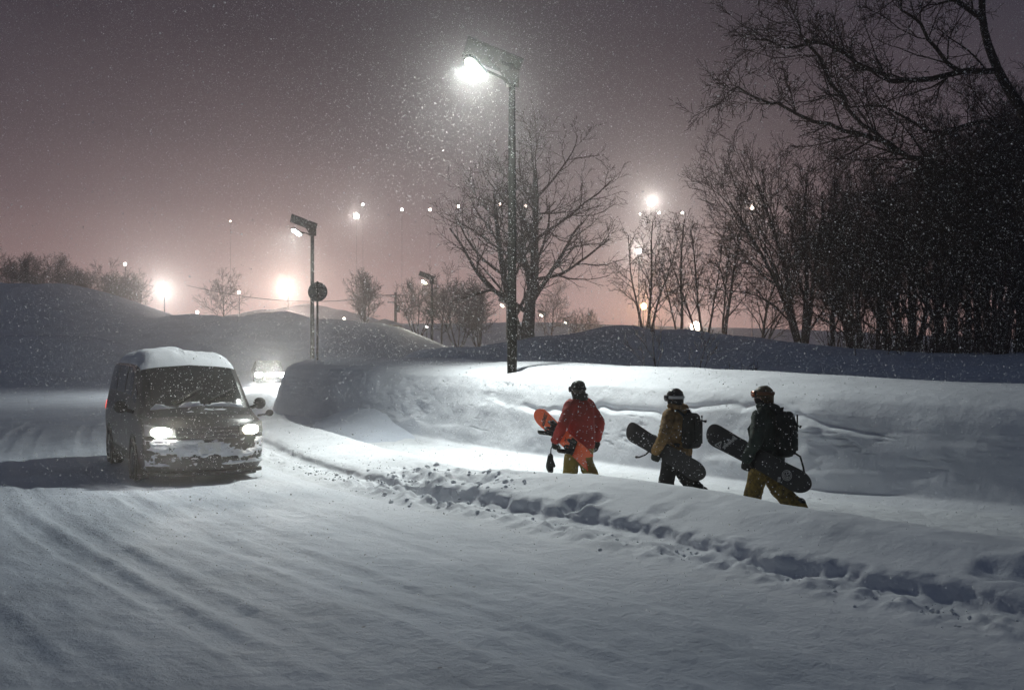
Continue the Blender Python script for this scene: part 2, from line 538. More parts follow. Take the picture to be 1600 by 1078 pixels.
# scalloped vertical cut
scal = np.abs(vnoise(S2 * 3.2, D2 * 0.6, 41)) + 0.6 * np.abs(vnoise(S2 * 7.5, Z2 * 3, 42))
D2 += face * (0.050 * np.abs(fbm(S2 * 1.7 + 0.6 * vnoise(S2 * 0.7, 0 * S2, 39), D2 * 0.8, 4, 41)) + 0.030 * np.clip(fbm(S2 * 5.2, Z2 * 3.0, 3, 38), -0.2, 1) * (0.4 + 0.9 * np.clip(vnoise(S2 * 0.5, 0 * S2, 40) + 0.5, 0, 1)) + 0.028 * fbm(S2 * 9, Z2 * 14, 3, 42) - 0.02) * (1 - 0.5 * left_soft)
D2 += 0.16 * fbm(S2 * 0.35, 0, 2, 44) * sstep(-0.6, 0.3, D2) * sstep(2.2, 1.2, D2)
Z2 *= 1 - 0.18 * sstep(s_cut + 0.5, s_cut - 2.5, S2) * sstep(0.9, 0.4, D2)
Z2 *= (1 + 0.13 * fbm(S2 * 0.22, 0 * S2, 2, 46))
Z2 += 0.018 * fbm(S2 * 1.6, D2 * 2.0, 3, 47) * sstep(0.3, 0.8, D2) * sstep(2.1, 1.5, D2)
# crumbled ridge at the foot of the cut
crumb = np.exp(-((D2 + 0.12) / 0.26) ** 2)
Z2 += crumb * (0.06 * np.clip(fbm(S2 * 4.5, D2 * 5, 3, 48), -0.3, 1.2) + 0.02 * vnoise(S2 * 14, D2 * 14, 49))
# trampled chunks
mm = mess * sstep(-0.55, -0.1, D2) * sstep(1.5, 0.8, D2)
Z2 += mm * (0.10 * fbm(S2 * 2.6, D2 * 3.1, 3, 51) + 0.05 * np.abs(vnoise(S2 * 8, D2 * 7, 52)) - 0.02)
Z2 -= 0.12 * mess * sstep(0.2, 0.9, D2) * sstep(2.0, 1.3, D2)
# foot holes in the slope
for (hx, hy, hr, hd) in ((0.78, 12.05, 0.17, 0.12), (0.98, 12.0, 0.13, 0.07), (1.72, 11.25, 0.16, 0.045), (4.35, 8.0, 0.26, 0.10), (4.0, 8.2, 0.16, 0.08)):
    hs, hdv = sd_of(hx, hy)
    rr = np.hypot(S2 - hs, D2 - hdv)
    Z2 -= hd * np.exp(-(rr / hr) ** 2) * (1 + 0.5 * vnoise(S2 * 9, D2 * 9, 55))
    Z2 += hd * 0.25 * np.exp(-((rr - hr * 1.4) / (hr * 0.45)) ** 2)
Z2 *= sstep(S_END + 15.8, S_END + 10, S2) * (1 - 0.15 * left_soft)
Z2 = np.where(D2 > 2.15, np.minimum(Z2, -0.1), Z2)
berm = strip("snow_berm", sb, D2, Z2, M["snow"])

# --- footpath between berm and bank
sp = np.arange(6, S_END + 14, 0.09)
tp = np.linspace(0, 1, 46)
SP, TP = np.meshgrid(sp, tp, indexing='ij')
DP = 1.6 + (wall_d(SP) + 0.1 - 1.6) * TP
DP = np.where(SP > S_END - 1, 1.6 + (np.maximum(wall_d(SP), 3.0) + 0.6 - 1.6) * TP, DP)
ZP = -0.05 + 0.03 * fbm(SP * 1.1, DP * 1.3, 4, 61) + 0.025 * np.abs(fbm(SP * 3, DP * 3, 2, 62))
path = strip("footpath", sp, DP, ZP, M["snow_path"])

# --- the high ploughed bank behind the path
sk = np.concatenate([np.arange(5, 32, 0.06), np.arange(32, S_END + 1.6, 0.09)])
bp = np.array([(-0.45, -0.08), (-0.2, -0.03), (0.0, 0.03), (0.07, 0.22), (0.15, 0.47), (0.25, 0.70), (0.38, 0.83), (0.62, 0.905), (1.1, 0.955), (1.9, 0.99),
               (2.8, 1.0), (4.0, 0.95), (6, 0.72), (9, 0.35), (12, 0.05), (15, -0.25)])
tb = np.concatenate([[0], np.cumsum(np.hypot(bp[:, 0] * 1.0, bp[:, 1] * 1.7)[0:0])]) if False else np.concatenate([[0], np.cumsum(np.hypot(np.diff(bp[:, 0]), np.diff(bp[:, 1]) * 1.7))])
tbu = np.concatenate([np.linspace(0, tb[7], 120), np.linspace(tb[7], tb[10], 40)[1:], np.linspace(tb[10], tb[-1], 40)[1:]])
bd = np.interp(tbu, tb, bp[:, 0]); bz = np.interp(tbu, tb, bp[:, 1])
kern = np.exp(-np.linspace(-2, 2, 13) ** 2); kern /= kern.sum()
bd = np.convolve(np.pad(bd, 6, 'edge'), kern, 'valid'); bz = np.convolve(np.pad(bz, 6, 'edge'), kern, 'valid')
S3, _ = np.meshgrid(sk, tbu, indexing='ij')
off = np.broadcast_to(bd, S3.shape); zf = np.broadcast_to(bz, S3.shape)
H3 = wall_h(S3) * (1 + 0.012 * fbm(S3 * 0.3, 0 * S3, 2, 70))
Z3 = zf * H3
fm = sstep(-0.05, 0.1, off) * sstep(0.95, 0.5, off)             # the cut face
D3 = wall_d(S3) + off
# broken slab line: the lower part stands proud of the upper
zl = 0.90 + 0.16 * fbm(S3 * 0.55, 0 * S3, 3, 71) + 0.08 * np.abs(vnoise(S3 * 2.1, 0 * S3, 72))
s_a, _ = sd_of(5.0, 14.3); s_b, _ = sd_of(0.2, 19.9)
slab = sstep(s_a - 0.6, s_a + 0.4, S3) * sstep(s_b + 0.5, s_b - 0.4, S3)
step = sstep(0.05, -0.03, Z3 - zl)
D3 = D3 - fm * slab * (0.055 * step) + fm * slab * 0.05 * np.exp(-((Z3 - zl - 0.06) / 0.05) ** 2)
zl2 = 0.38 + 0.12 * fbm(S3 * 0.8, 0 * S3, 3, 74)
D3 = D3 - fm * 0.05 * sstep(0.06, -0.04, Z3 - zl2) * 0.6 * sstep(0.0, 0.5, vnoise(S3 * 0.35, 0 * S3, 75))
zl3 = 1.0 + 0.26 * fbm(S3 * 1.7, 0 * S3, 3, 78)
D3 = D3 - fm * 0.035 * sstep(0.04, -0.03, Z3 - zl3) * sstep(s_b - 0.5, s_b + 1.0, S3) * sstep(0.1, 0.4, vnoise(S3 * 0.55, Z3 * 0.5, 99))
D3 = D3 - fm * (0.035 * fbm(S3 * 0.7, Z3 * 1.2, 3, 76) + 0.020 * fbm(S3 * 2.6, Z3 * 5.5, 4, 77) * sstep(-0.1, 0.5, fbm(S3 * 0.6, Z3 * 1.4, 2, 79)))
# small cracks and spade marks
crk = np.abs(fbm(S3 * 1.1 + 0.5 * Z3, Z3 * 4.0, 3, 81))
D3 = D3 + fm * 0.03 * np.exp(-(crk / 0.035) ** 2) * sstep(0.1, 0.5, vnoise(S3 * 0.7, Z3 * 1.5, 82))
Z3 = Z3 + 0.03 * fbm(S3 * 0.4, off * 0.5, 3, 83) * sstep(0.7, 1.3, off)
# wind scoop beside the lamp pole is added below; round off the far end
e = np.clip((S3 - (S_END + 0.0)) / 1.55, 0, 1) ** 1.5
rnd = np.sqrt(np.clip(1 - e ** 2, 0, 1))
Z3 = np.where(Z3 > 0, Z3 * rnd, Z3)
D3 = D3 + (1 - rnd) * 0.5 * sstep(0, 0.5, off)
LAMP1 = Vector((0.0, 21.5, 0))
_ls, _ld = sd_of(LAMP1.x, LAMP1.y)
rl = np.hypot((S3 - _ls), (D3 - _ld))
Z3 -= 0.10 * np.exp(-(rl / 0.28) ** 2)
bank = strip("snow_bank", sk, D3, Z3, M["snow"])
def bank_z(x, y):
    s, d = sd_of(x, y)
    i = np.argmin(np.abs(sk - s))
    return float(np.interp(d, D3[i], Z3[i]))

# ------------------------------------------------------------------ snowy ground beyond, out to the ski hill
def px_world(px, py, Y):       # a spot on the photograph at a chosen distance, used to read off sizes
    return (px - 800) / 1555.0 * Y, CAM_H + (545 - py) / 1555.0 * Y
RIDGES = []
def ridge(pts, Y, wf, wb, drop_b):
    xs, zs = zip(*[px_world(px, py, yy) for px, py, yy in pts])
    RIDGES.append((np.array(xs), np.array(zs), np.array([p[2] for p in pts]), wf, wb, drop_b))
ridge([(540, 640, 33), (600, 590, 33), (640, 556, 33), (700, 547, 34), (780, 536, 36), (860, 525, 38), (950, 508, 40), (1000, 510, 40), (1080, 522, 39), (1150, 530, 38),
       (1300, 540, 36), (1450, 548, 34), (1600, 553, 32), (1750, 556, 31), (2000, 556, 31), (2600, 560, 30)], 0, 7.5, 60, 0.25)
ridge([(-900, 410, 80), (-300, 420, 80), (-100, 430, 80), (0, 438, 80), (100, 446, 80), (150, 462, 80), (178, 472, 80), (231, 491, 78), (262, 490, 78), (349, 493, 76), (400, 490, 75), (470, 492, 75),
       (540, 497, 75), (600, 510, 75), (640, 522, 74), (690, 541, 73), (740, 575, 72), (800, 600, 72)], 0, 15, 40, 0.3)
ridge([(-600, 515, 60), (-200, 518, 60), (0, 519, 60), (90, 519, 60), (150, 528, 60), (200, 548, 60), (250, 575, 60), (300, 600, 60)], 0, 4.5, 12, 0.4)
ridge([(100, 530, 175), (250, 515, 175), (370, 494, 175), (430, 482, 175), (490, 474, 175), (540, 484, 175), (600, 503, 175), (660, 525, 175), (760, 540, 175), (860, 540, 175)], 0, 30, 60, 0.2)
def ground_z(x, y):
    x = np.asarray(x, float); y = np.asarray(y, float)
    z = np.full(np.broadcast(x, y).shape, -0.35)
    for xs, zs, ys, wf, wb, drop in RIDGES:
        zc = np.interp(x, xs, zs); y0 = np.interp(x, xs, ys)
        nz = 0.35 * fbm(x * 0.11, y * 0.11, 3, 90) + 0.12 * fbm(x * 0.6, y * 0.6, 2, 91)
        zc = zc + 0.35 * fbm(x * 0.33, 0 * x, 3, 93) * np.clip((zc - 1.2) / 3, 0, 1)
        g = np.where(y < y0, np.exp(-((y - y0) / wf) ** 2), 1 - drop * sstep(y0, y0 + wb, y))
        z = np.maximum(z, -0.4 + (zc + 0.4) * g + nz * 0.25 * g * (y < y0))
    # the ski hill, faint in the snowfall
    hill = 9 * np.exp(-((x - 10) / 170) ** 2) * sstep(190, 260, y) * (1 + 0.10 * fbm(x * 0.012, y * 0.012, 3, 95))
    hill = hill + 10 * sstep(120, 300, np.abs(x)) * sstep(60, 260, y)
    z = np.maximum(z, -0.4 + hill)
    return z
gy = np.concatenate([np.arange(-28, 24, 2.0), np.arange(24, 46, 0.4), np.arange(46, 90, 0.8), np.arange(90, 200, 3.0), np.arange(200, 341, 6.0)])
gx = np.concatenate([np.arange(-300, -60, 8.0), np.arange(-60, -20, 0.8), np.arange(-20, 26, 0.4), np.arange(26, 60, 1.2), np.arange(60, 301, 8.0)])
GX, GY = np.meshgrid(gx, gy, indexing='ij')
GZ = ground_z(GX, GY)
ground = grid_mesh("ground", np.stack([GX, GY, GZ], -1), np.stack([GX, GY], -1), M["snow_far"])
ground["kind"] = "structure"
def gz(x, y): return float(ground_z(np.array([x]), np.array([y]))[0])
# ------------------------------------------------------------------ trees
def tubes_mesh(name, lines):
    """lines: list of (pts (n,3), radii (n), sides)"""
    VV, FF, base = [], [], 0
    for pts, rad, n in lines:
        pts = np.asarray(pts, float); rad = np.asarray(rad, float)
        m = len(pts)
        t = np.gradient(pts, axis=0)
        t /= np.maximum(np.linalg.norm(t, axis=1, keepdims=True), 1e-9)
        a = np.array([0.13, 0.21, 1.0]) if abs(t[0, 2]) < 0.85 else np.array([1.0, 0.17, 0.1])
        u = np.cross(t, a); u /= np.maximum(np.linalg.norm(u, axis=1, keepdims=True), 1e-9)
        w = np.cross(t, u)
        an = 2 * np.pi * np.arange(n) / n
        V = pts[:, None] + (u[:, None] * np.cos(an)[None, :, None] + w[:, None] * np.sin(an)[None, :, None]) * rad[:, None, None]
        VV.append(V.reshape(-1, 3))
        i = np.arange(m - 1)[:, None] * n; j = np.arange(n)[None]; k = (j + 1) % n
        FF.append((np.stack([i + j, i + k, i + n + k, i + n + j], -1) + base).reshape(-1, 4))
        base += m * n
    V = np.vstack(VV).astype(np.float32); F = np.vstack(FF).astype(np.int32)
    me = bpy.data.meshes.new(name)
    me.vertices.add(len(V)); me.vertices.foreach_set("co", V.ravel())
    me.loops.add(F.size); me.loops.foreach_set("vertex_index", F.ravel())
    me.polygons.add(len(F)); me.polygons.foreach_set("loop_start", np.arange(0, F.size, 4, dtype=np.int32))
    me.update(calc_edges=True)
    return me

def grow(rg, start, d, length, r0, level, out, P):
    nseg = max(3, int(round(length / (P['seg'] * (0.7 ** level)))))
    nseg = min(nseg, 12)
    pts = [np.array(start, float)]; d = np.array(d, float); d /= np.linalg.norm(d)
    sl = length / nseg
    wig = P['wig'][min(level, len(P['wig']) - 1)]; tro = P['trop'][min(level, len(P['trop']) - 1)]
    for i in range(nseg):
        d = d + rg.normal(0, wig, 3) + np.array([0, 0, tro])
        d /= np.linalg.norm(d)
        pts.append(pts[-1] + d * sl)
    t = np.linspace(0, 1, nseg + 1)
    tip = P.get('tip', 0.3)
    rad = np.maximum(r0 * (1 - (1 - tip) * t ** 0.9), P['rmin'])
    if level == 0 and P.get('flare', 0):
        rad = rad * (1 + P['flare'] * np.exp(-t * 14))
    sides = (8, 6, 5, 4, 3, 3, 3)[level]
    out.append((level, np.array(pts), rad, sides))
    if level >= P['levels']: return
    nch = P['n'][level]
    nch = max(1, int(round(nch * (0.75 + 0.5 * rg.random()) * (1.0 if level == 0 else min(1.25, 0.5 + length / P['ref'][level])))))
    phi0 = rg.random() * 6.28
    for c in range(nch):
        f = P['first'][level] + (1 - P['first'][level]) * (c + 0.7 * rg.random()) / nch
        f = min(f, 0.99)
        ip = f * nseg; i0 = int(ip); fr = ip - i0
        p = pts[i0] * (1 - fr) + pts[min(i0 + 1, nseg)] * fr
        axis = pts[min(i0 + 1, nseg)] - pts[i0]; axis /= np.linalg.norm(axis)
        phi = phi0 + c * 2.4 + rg.normal(0, 0.4)
        a = np.cross(axis, np.array([0.3, 0.2, 1.0]) if abs(axis[2]) < 0.9 else np.array([1.0, 0, 0])); a /= np.linalg.norm(a)
        b = np.cross(axis, a)
        ang = math.radians(P['ang'][level] + rg.normal(0, 8))
        nd = axis * math.cos(ang) + (a * math.cos(phi) + b * math.sin(phi)) * math.sin(ang)
        ll = length * P['len'][level] * (0.7 + 0.6 * rg.random()) * (1.0 - P['short'][level] * f)
        rr = max(P['rmin'], (np.interp(f, t, rad)) * P['rk'][level] * (0.8 + 0.3 * rg.random()))
        grow(rg, p, nd, ll, rr, level + 1, out, P)

def tree_obj(name, stems, P, seed, material):
    """a tree: trunk(s) and crown as two meshes under an Empty; returns the Empty at the origin"""
    rg = np.random.default_rng(seed)
    out = []
    for (st, d, ln, r) in stems:
        grow(rg, st, d, ln, r, 0, out, P)
    root = empty(name)
    tl = [(p, r, s) for lv, p, r, s in out if lv == 0]
    cl_ = [(p, r, s) for lv, p, r, s in out if lv > 0]
    for k in tl:
        link_mesh("trunk", tubes_mesh("trunk", [k]), material, root)
    link_mesh("crown", tubes_mesh("crown", cl_), material, root)
    return root

OPEN = dict(seg=0.55, wig=(0.05, 0.10, 0.14, 0.18, 0.2), trop=(0.02, 0.035, 0.05, 0.05, 0.03), levels=4, n=(11, 6, 5, 3), first=(0.22, 0.22, 0.15, 0.15),
            ang=(48, 42, 42, 40), len=(0.62, 0.55, 0.5, 0.5), short=(0.45, 0.35, 0.3, 0.3), rk=(0.52, 0.6, 0.6, 0.65), rmin=0.008, ref=(1, 3.5, 1.8, 0.9), flare=0.35)
VASE = dict(OPEN, n=(14, 6, 5, 3), ang=(30, 32, 36, 38), len=(0.6, 0.52, 0.5, 0.5), first=(0.12, 0.2, 0.15, 0.15), trop=(0.0, 0.03, 0.05, 0.05, 0.03))
BIRCH = dict(OPEN, n=(13, 5, 4, 3), ang=(38, 40, 42, 42), len=(0.38, 0.5, 0.5, 0.55), first=(0.2, 0.2, 0.15, 0.15), short=(0.55, 0.3, 0.3, 0.3), trop=(0.01, 0.04, 0.02, -0.03, -0.06))
BUSH = dict(OPEN, n=(8, 5, 4, 3), ang=(28, 32, 36, 38), len=(0.62, 0.55, 0.5, 0.5), first=(0.15, 0.2, 0.15, 0.15), rmin=0.012)
FAR = dict(OPEN, levels=3, n=(11, 6, 5), rmin=0.02)

def place_tree(proto, x, y, z=None, rz=0.0, sc=1.0, label=None, group=None, first=False):
    o = proto if first else copy_tree(proto)
    o.location = (x, y, (gz(x, y) if z is None else z) - 0.12)
    o.rotation_euler = (0, 0, rz); o.scale = (sc, sc, sc * (0.95 + 0.1 * pyr.random()))
    tag(o, label, "tree", group)
    return o

# the bare tree on the mound behind the tall lamp: two trunks from one foot
x0, _ = px_world(818, 535, 38)
T = tree_obj("bare_tree", [((0.0, 0, 0), (0.13, 0.05, 1), 8.6, 0.31), ((-0.30, 0.1, 0), (-0.20, 0.1, 1), 7.6, 0.24)],
             dict(OPEN, n=(16, 6, 5, 3), first=(0.17, 0.15, 0.12, 0.12), len=(0.60, 0.52, 0.46, 0.45), ang=(52, 42, 42, 40), wig=(0.045, 0.09, 0.13, 0.17, 0.2), trop=(0.035, 0.035, 0.05, 0.05, 0.03)), 5, M["bark"])
T.location = (x0 + 0.1, 38, gz(x0, 38) - 0.15)
T.scale = (0.83, 0.8, 0.79)
tag(T, "bare double-trunked tree on the snow mound behind the tall lamp post", "tree")

# birches and saplings right of it
bir = tree_obj("birch_tree", [((0, 0, 0), (0.03, 0, 1), 6.3, 0.085), ((0.25, 0.1, 0), (0.16, 0.05, 1), 5.6, 0.07), ((-0.2, 0, 0), (-0.22, 0, 1), 5.4, 0.07)], BIRCH, 21, M["bark_pale"])
bir2 = tree_obj("birch_tree", [((0, 0, 0), (-0.08, 0, 1), 6.6, 0.09), ((0.2, 0, 0), (0.2, 0.1, 1), 5.2, 0.06)], BIRCH, 22, M["bark_pale"])
def at(px, Y): return (px - 800) / 1555.0 * Y
lab = ["pale thin birch clump in front of the orange floodlight", "slender birch right of the orange floodlight",
       "leaning birch beside the low white floodlight", "birch at the left edge of the dark wood"]
for i, (px, Y, pr, rz, sc) in enumerate([(1012, 48, bir, 0.3, 0.93), (1062, 50, bir2, 1.9, 0.95), (1098, 46, bir, 2.6, 0.82), (1132, 47, bir2, 4.0, 1.06)]):
    place_tree(pr, at(px, Y), Y, rz=rz, sc=sc, label=lab[i], group="birches at the edge of the wood", first=i < 2)

# the broad fan-shaped tree at the edge of the wood
fan = tree_obj("fan_tree", [((0.1 * k, 0.1 * (k % 2), 0), (0.20 * (k - 1.5), 0.10 * (k % 2), 1), 9.2 - 0.5 * abs(k - 1.5), 0.15) for k in range(4)], VASE, 31, M["bark"])
place_tree(fan, at(1250, 44), 44, rz=0.4, sc=0.88, label="broad fan-shaped bare tree at the left end of the dark wood", first=True)
fan2 = tree_obj("fan_tree", [((0, 0, 0), (0.05, 0, 1), 10.0, 0.22), ((0.3, 0.1, 0), (0.25, 0.1, 1), 8.5, 0.16)], VASE, 33, M["bark"])
tall = tree_obj("wood_tree", [((0, 0, 0), (0.02, 0, 1), 11.5, 0.2)], dict(VASE, n=(22, 6, 5, 3), first=(0.1, 0.2, 0.15, 0.15), len=(0.42, 0.52, 0.5, 0.5)), 34, M["bark"])
wood = [(1190, 52, fan2, 0.7), (1300, 42, tall, 0.80), (1345, 39, fan2, 0.86), (1385, 45, tall, 0.96), (1420, 37, fan, 0.9), (1462, 41, tall, 0.98), (1490, 35, fan2, 0.94), (1530, 39, tall, 1.06),
        (1560, 34, fan, 0.95), (1592, 37, tall, 1.1), (1330, 50, fan, 0.95), (1405, 52, fan2, 1.12), (1475, 50, fan, 1.15), (1540, 48, fan2, 1.2), (1600, 46, tall, 1.2), (1640, 36, fan2, 1.1),
        (1660, 42, fan, 1.2), (1700, 38, tall, 1.1), (1510, 57, tall, 1.25), (1370, 58, tall, 1.05)]
for i, (px, Y, pr, sc) in enumerate(wood):
    place_tree(pr, at(px, Y), Y, rz=i * 1.37, sc=sc * (0.76 if px > 1400 else 0.66), label="bare tree standing in the dense dark wood on the slope", group="trees of the dark wood", first=(pr in (fan2, tall) and i < 2))
# brushwood between the trunks: too dense to pick apart
rg = np.random.default_rng(77)
lines = []
for i in range(700):
    Y = 33 + 26 * rg.random()
    px = 1290 + 430 * rg.random() ** 0.8
    x = at(px, Y)
    ln = 1.0 + 3.6 * rg.random() ** 1.6
    d = np.array([rg.normal(0, 0.25), rg.normal(0, 0.25), 1.0]); d /= np.linalg.norm(d)
    p = [np.array([x, Y, -0.1])]
    for k in range(5):
        d = d + rg.normal(0, 0.13, 3); d /= np.linalg.norm(d); p.append(p[-1] + d * ln / 5)
    lines.append((np.array(p), np.linspace(0.02, 0.006, 6), 3))
    for k in range(3):
        q = p[1 + k]; dd = d + rg.normal(0, 0.5, 3); dd /= np.linalg.norm(dd)
        lines.append((np.array([q, q + dd * ln * 0.16, q + dd * ln * 0.3 + np.array([0, 0, 0.1])]), np.array([0.011, 0.008, 0.006]), 3))
zz = ground_z(np.array([l[0][0][0] for l in lines]), np.array([l[0][0][1] for l in lines]))
last = 0
for i, l in enumerate(lines):
    if i % 4 == 0: last = zz[i]
    l[0][:, 2] += last
bw = link_mesh("brushwood", tubes_mesh("brushwood", lines), M["bark"])
bw["kind"] = "stuff"; bw["label"] = "dense brushwood between the trunks of the dark wood"

# the near tree on the right whose limbs reach over the slope
OVER = dict(seg=0.5, wig=(0.06, 0.09, 0.14, 0.2, 0.22, 0.25), trop=(0.0, 0.02, 0.02, -0.01, -0.05, -0.08), levels=4, n=(9, 8, 6, 5), first=(0.25, 0.12, 0.1, 0.1),
            ang=(52, 46, 46, 44), len=(0.6, 0.46, 0.48, 0.5), short=(0.3, 0.4, 0.35, 0.3), rk=(0.5, 0.55, 0.55, 0.6), rmin=0.006, ref=(1, 2.6, 1.3, 0.7), flare=0.3)
rg = np.random.default_rng(104)
YT = 23.0
def W3(px, py, y): return np.array([(px - 800) / 1555.0 * y, y, CAM_H + (545 - py) / 1555.0 * y])
out = []
foot = np.array([at(1640, YT), YT, gz(at(1640, YT), YT) - 0.2])
trunk_pts = [foot, W3(1650, 450, YT), W3(1640, 330, YT), W3(1610, 200, YT), W3(1560, 110, YT), W3(1535, 20, YT), W3(1545, -120, YT), W3(1560, -260, YT)]
trunk_pts = catmull(np.array(trunk_pts), 4)
trad = np.linspace(0.20, 0.03, len(trunk_pts))
out.append((0, trunk_pts, trad, 9))
limbs = [([(1640, 290, 23), (1560, 272, 22.6), (1470, 262, 22.3), (1400, 240, 22.0), (1340, 205, 21.8), (1270, 185, 21.6), (1200, 155, 21.5), (1140, 140, 21.4)], 0.095),
         ([(1400, 240, 22.0), (1350, 190, 21.6), (1300, 130, 21.3), (1270, 75, 21.1), (1235, 25, 21.0), (1220, -20, 20.9)], 0.05),
         ([(1560, 110, 23), (1480, 118, 22.7), (1400, 128, 22.5), (1345, 95, 22.3), (1290, 70, 22.1), (1230, 75, 22.0), (1180, 60, 21.9)], 0.075),
         ([(1535, 30, 23), (1470, -10, 22.6), (1400, -40, 22.4), (1310, -60, 22.2)], 0.07),
         ([(1630, 330, 23), (1560, 350, 22), (1490, 365, 21.6), (1420, 345, 21.4)], 0.055),
         ([(1500, 112, 22.8), (1450, 60, 22.4), (1420, 10, 22.2), (1390, -40, 22.0)], 0.055),
         ([(1610, 210, 23), (1530, 195, 23.4), (1450, 205, 23.6), (1380, 170, 23.8), (1320, 165, 24)], 0.06)]
for pts, r in limbs:
    p = catmull(np.array([W3(*q) for q in pts]), 3)
    p = p + np.vstack([np.zeros((1, 3)), rg.normal(0, 0.05, (len(p) - 1, 3))])
    rd = np.linspace(r, 0.016, len(p))
    out.append((1, p, rd, 6))
    total = np.sum(np.linalg.norm(np.diff(p, axis=0), axis=1))
    nch = int(total * 4.2)
    for c in range(nch):
        f = 0.10 + 0.9 * (c + rg.random()) / nch
        i = min(int(f * (len(p) - 1)), len(p) - 2)
        ax = p[i + 1] - p[i]; ax /= np.linalg.norm(ax)
        v = rg.normal(0, 1, 3); v -= ax * v.dot(ax); v /= np.linalg.norm(v)
        v[2] = v[2] * 0.9 + 0.1
        nd = ax * 0.75 + v * 0.8
        grow(rg, p[i], nd, (0.7 + 1.5 * rg.random()) * (1.1 - 0.45 * f), max(0.010, rd[i] * 0.42), 2, out, OVER)
big = empty("overhanging_tree", tuple(foot))
inv = foot
def shift(ls): return [(p - inv, r, s) for p, r, s in ls]
link_mesh("trunk", tubes_mesh("trunk", shift([(p, r, s) for lv, p, r, s in out if lv == 0])), M["bark"], big)
link_mesh("crown", tubes_mesh("crown", shift([(p, r, s) for lv, p, r, s in out if lv > 0])), M["bark"], big)
tag(big, "large near tree whose bare drooping limbs fill the upper right corner", "tree")

# bare saplings poking through the slope in front of the wood
SAP = dict(BUSH, levels=3, n=(5, 4, 3), rmin=0.007, first=(0.3, 0.25, 0.2))
sap1 = tree_obj("bare_sapling", [((0, 0, 0), (-0.1, 0, 1), 2.6, 0.035)], SAP, 41, M["bark"])
sap2 = tree_obj("bare_sapling", [((0, 0, 0), (-0.75, 0, 0.8), 1.6, 0.024), ((0.02, 0, 0), (-0.1, 0, 1), 1.1, 0.02)], SAP, 42, M["bark"])
sap3 = tree_obj("bare_sapling", [((0, 0, 0), (0.5, 0, 0.7), 1.0, 0.016), ((0.03, 0, 0), (-0.3, 0, 1), 0.9, 0.014), ((-0.1, 0, 0), (0.05, 0, 1), 0.9, 0.014)], SAP, 43, M["bark"])
sl = ["upright bare sapling in the slope below the orange floodlight", "small bent sapling left of the upright one below the orange floodlight", "forked sapling on the slope below the low white floodlight",
      "leaning bare sapling in the snow right above the third walker", "small twiggy sapling on the shaded slope below the dark wood", "sparse low sapling furthest along the shaded slope", "thin sapling below the birches"]
for i, (px, Y, pr, rz, sc) in enumerate([(1033, 30, sap1, 0.2, 1.0), (1000, 30, sap2, 0.0, 0.75), (1085, 31, sap1, 2.5, 0.8), (1362, 25, sap2, 0.0, 1.0), (1452, 26, sap3, 0.0, 1.1), (1505, 26, sap3, 1.1, 0.95), (1135, 31, sap2, 2.8, 0.8)]):
    o = place_tree(pr, at(px, Y), Y, rz=rz, sc=sc, label=sl[i], group="saplings on the slope", first=i in (0, 1, 4))
    o["category"] = "sapling"

# trees further off, paler with distance
far1 = tree_obj("distant_tree", [((0, 0, 0), (0.0, 0, 1), 8.0, 0.16)], dict(FAR, n=(14, 7, 5), ang=(50, 42, 40)), 51, M["bark"])
far2 = tree_obj("distant_tree", [((0.15 * k, 0.2 * (k % 2), 0), (0.3 * (k - 2), 0.1, 1), 7.5, 0.12) for k in range(5)], dict(FAR, n=(9, 6, 5), ang=(30, 34, 38), len=(0.55, 0.5, 0.5, 0.5)), 52, M["bark"])
far3 = tree_obj("distant_tree", [((0, 0, 0), (0.02, 0, 1), 9.0, 0.18)], dict(FAR, n=(18, 6, 5), first=(0.12, 0.2, 0.2), ang=(40, 40, 40), len=(0.4, 0.5, 0.5)), 53, M["bark"])
fl = [(350, 95, far1, 0.55, "lone round-headed tree on the far ridge left of the pink floodlight"),
      (575, 100, far2, 0.70, "spreading bare tree on the ridge beside the round sign"),
      (655, 96, far2, 0.62, "low spreading tree just left of the third lamp post"),
      (712, 92, far2, 0.72, "bushy bare tree right of the third lamp post"),
      (748, 98, far2, 0.76, "bushy bare tree left of the tall lamp post"),
      (690, 104, far1, 0.75, "rounded bare tree behind the third lamp post"),
      (862, 120, far1, 0.75, "small far tree seen between the twin trunk and the mound"),
      (915, 110, far2, 0.5, "low scrubby tree on the mound right of the twin trunk"),
      (18, 118, far3, 0.55, "tall far tree at the left end of the tree row on the hill"),
      (60, 115, far1, 0.6, "second tree of the far row on the left hill"),
      (98, 118, far3, 0.48, "narrow tree in the far row on the left hill"),
      (128, 112, far2, 0.5, "spreading tree in the far row on the left hill"),
      (160, 112, far1, 0.5, "tree above the notch of the left hill"),
      (192, 110, far2, 0.45, "low tree near the small high light on the left"),
      (218, 110, far3, 0.36, "last low tree of the row left of the bright floodlight"),
      (-30, 118, far2, 0.7, "tree of the far row cut by the left edge"),
      (35, 112, far2, 0.6, "bushy tree filling the gap in the far row on the left hill"),
      (80, 108, far2, 0.55, "second bushy tree in the far row on the left hill"),
      (112, 114, far1, 0.6, "round tree in the middle of the far row on the left hill"),
      (175, 116, far2, 0.5, "bushy tree beside the small high light on the left"),
      (206, 108, far1, 0.42, "round low tree left of the bright white floodlight"),
      (2, 110, far1, 0.62, "round tree at the very left end of the far row"),
      (145, 122, far3, 0.5, "slim tree behind the notch of the left hill")]
seen = set()
for i, (px, Y, pr, sc, lb) in enumerate(fl):
    place_tree(pr, at(px, Y), Y, rz=i * 1.9, sc=sc * (1.0 if px > 300 else 1.15), label=lb, group="trees far off in the snowfall", first=pr.name not in seen)
    seen.add(pr.name)
V_ = Vector
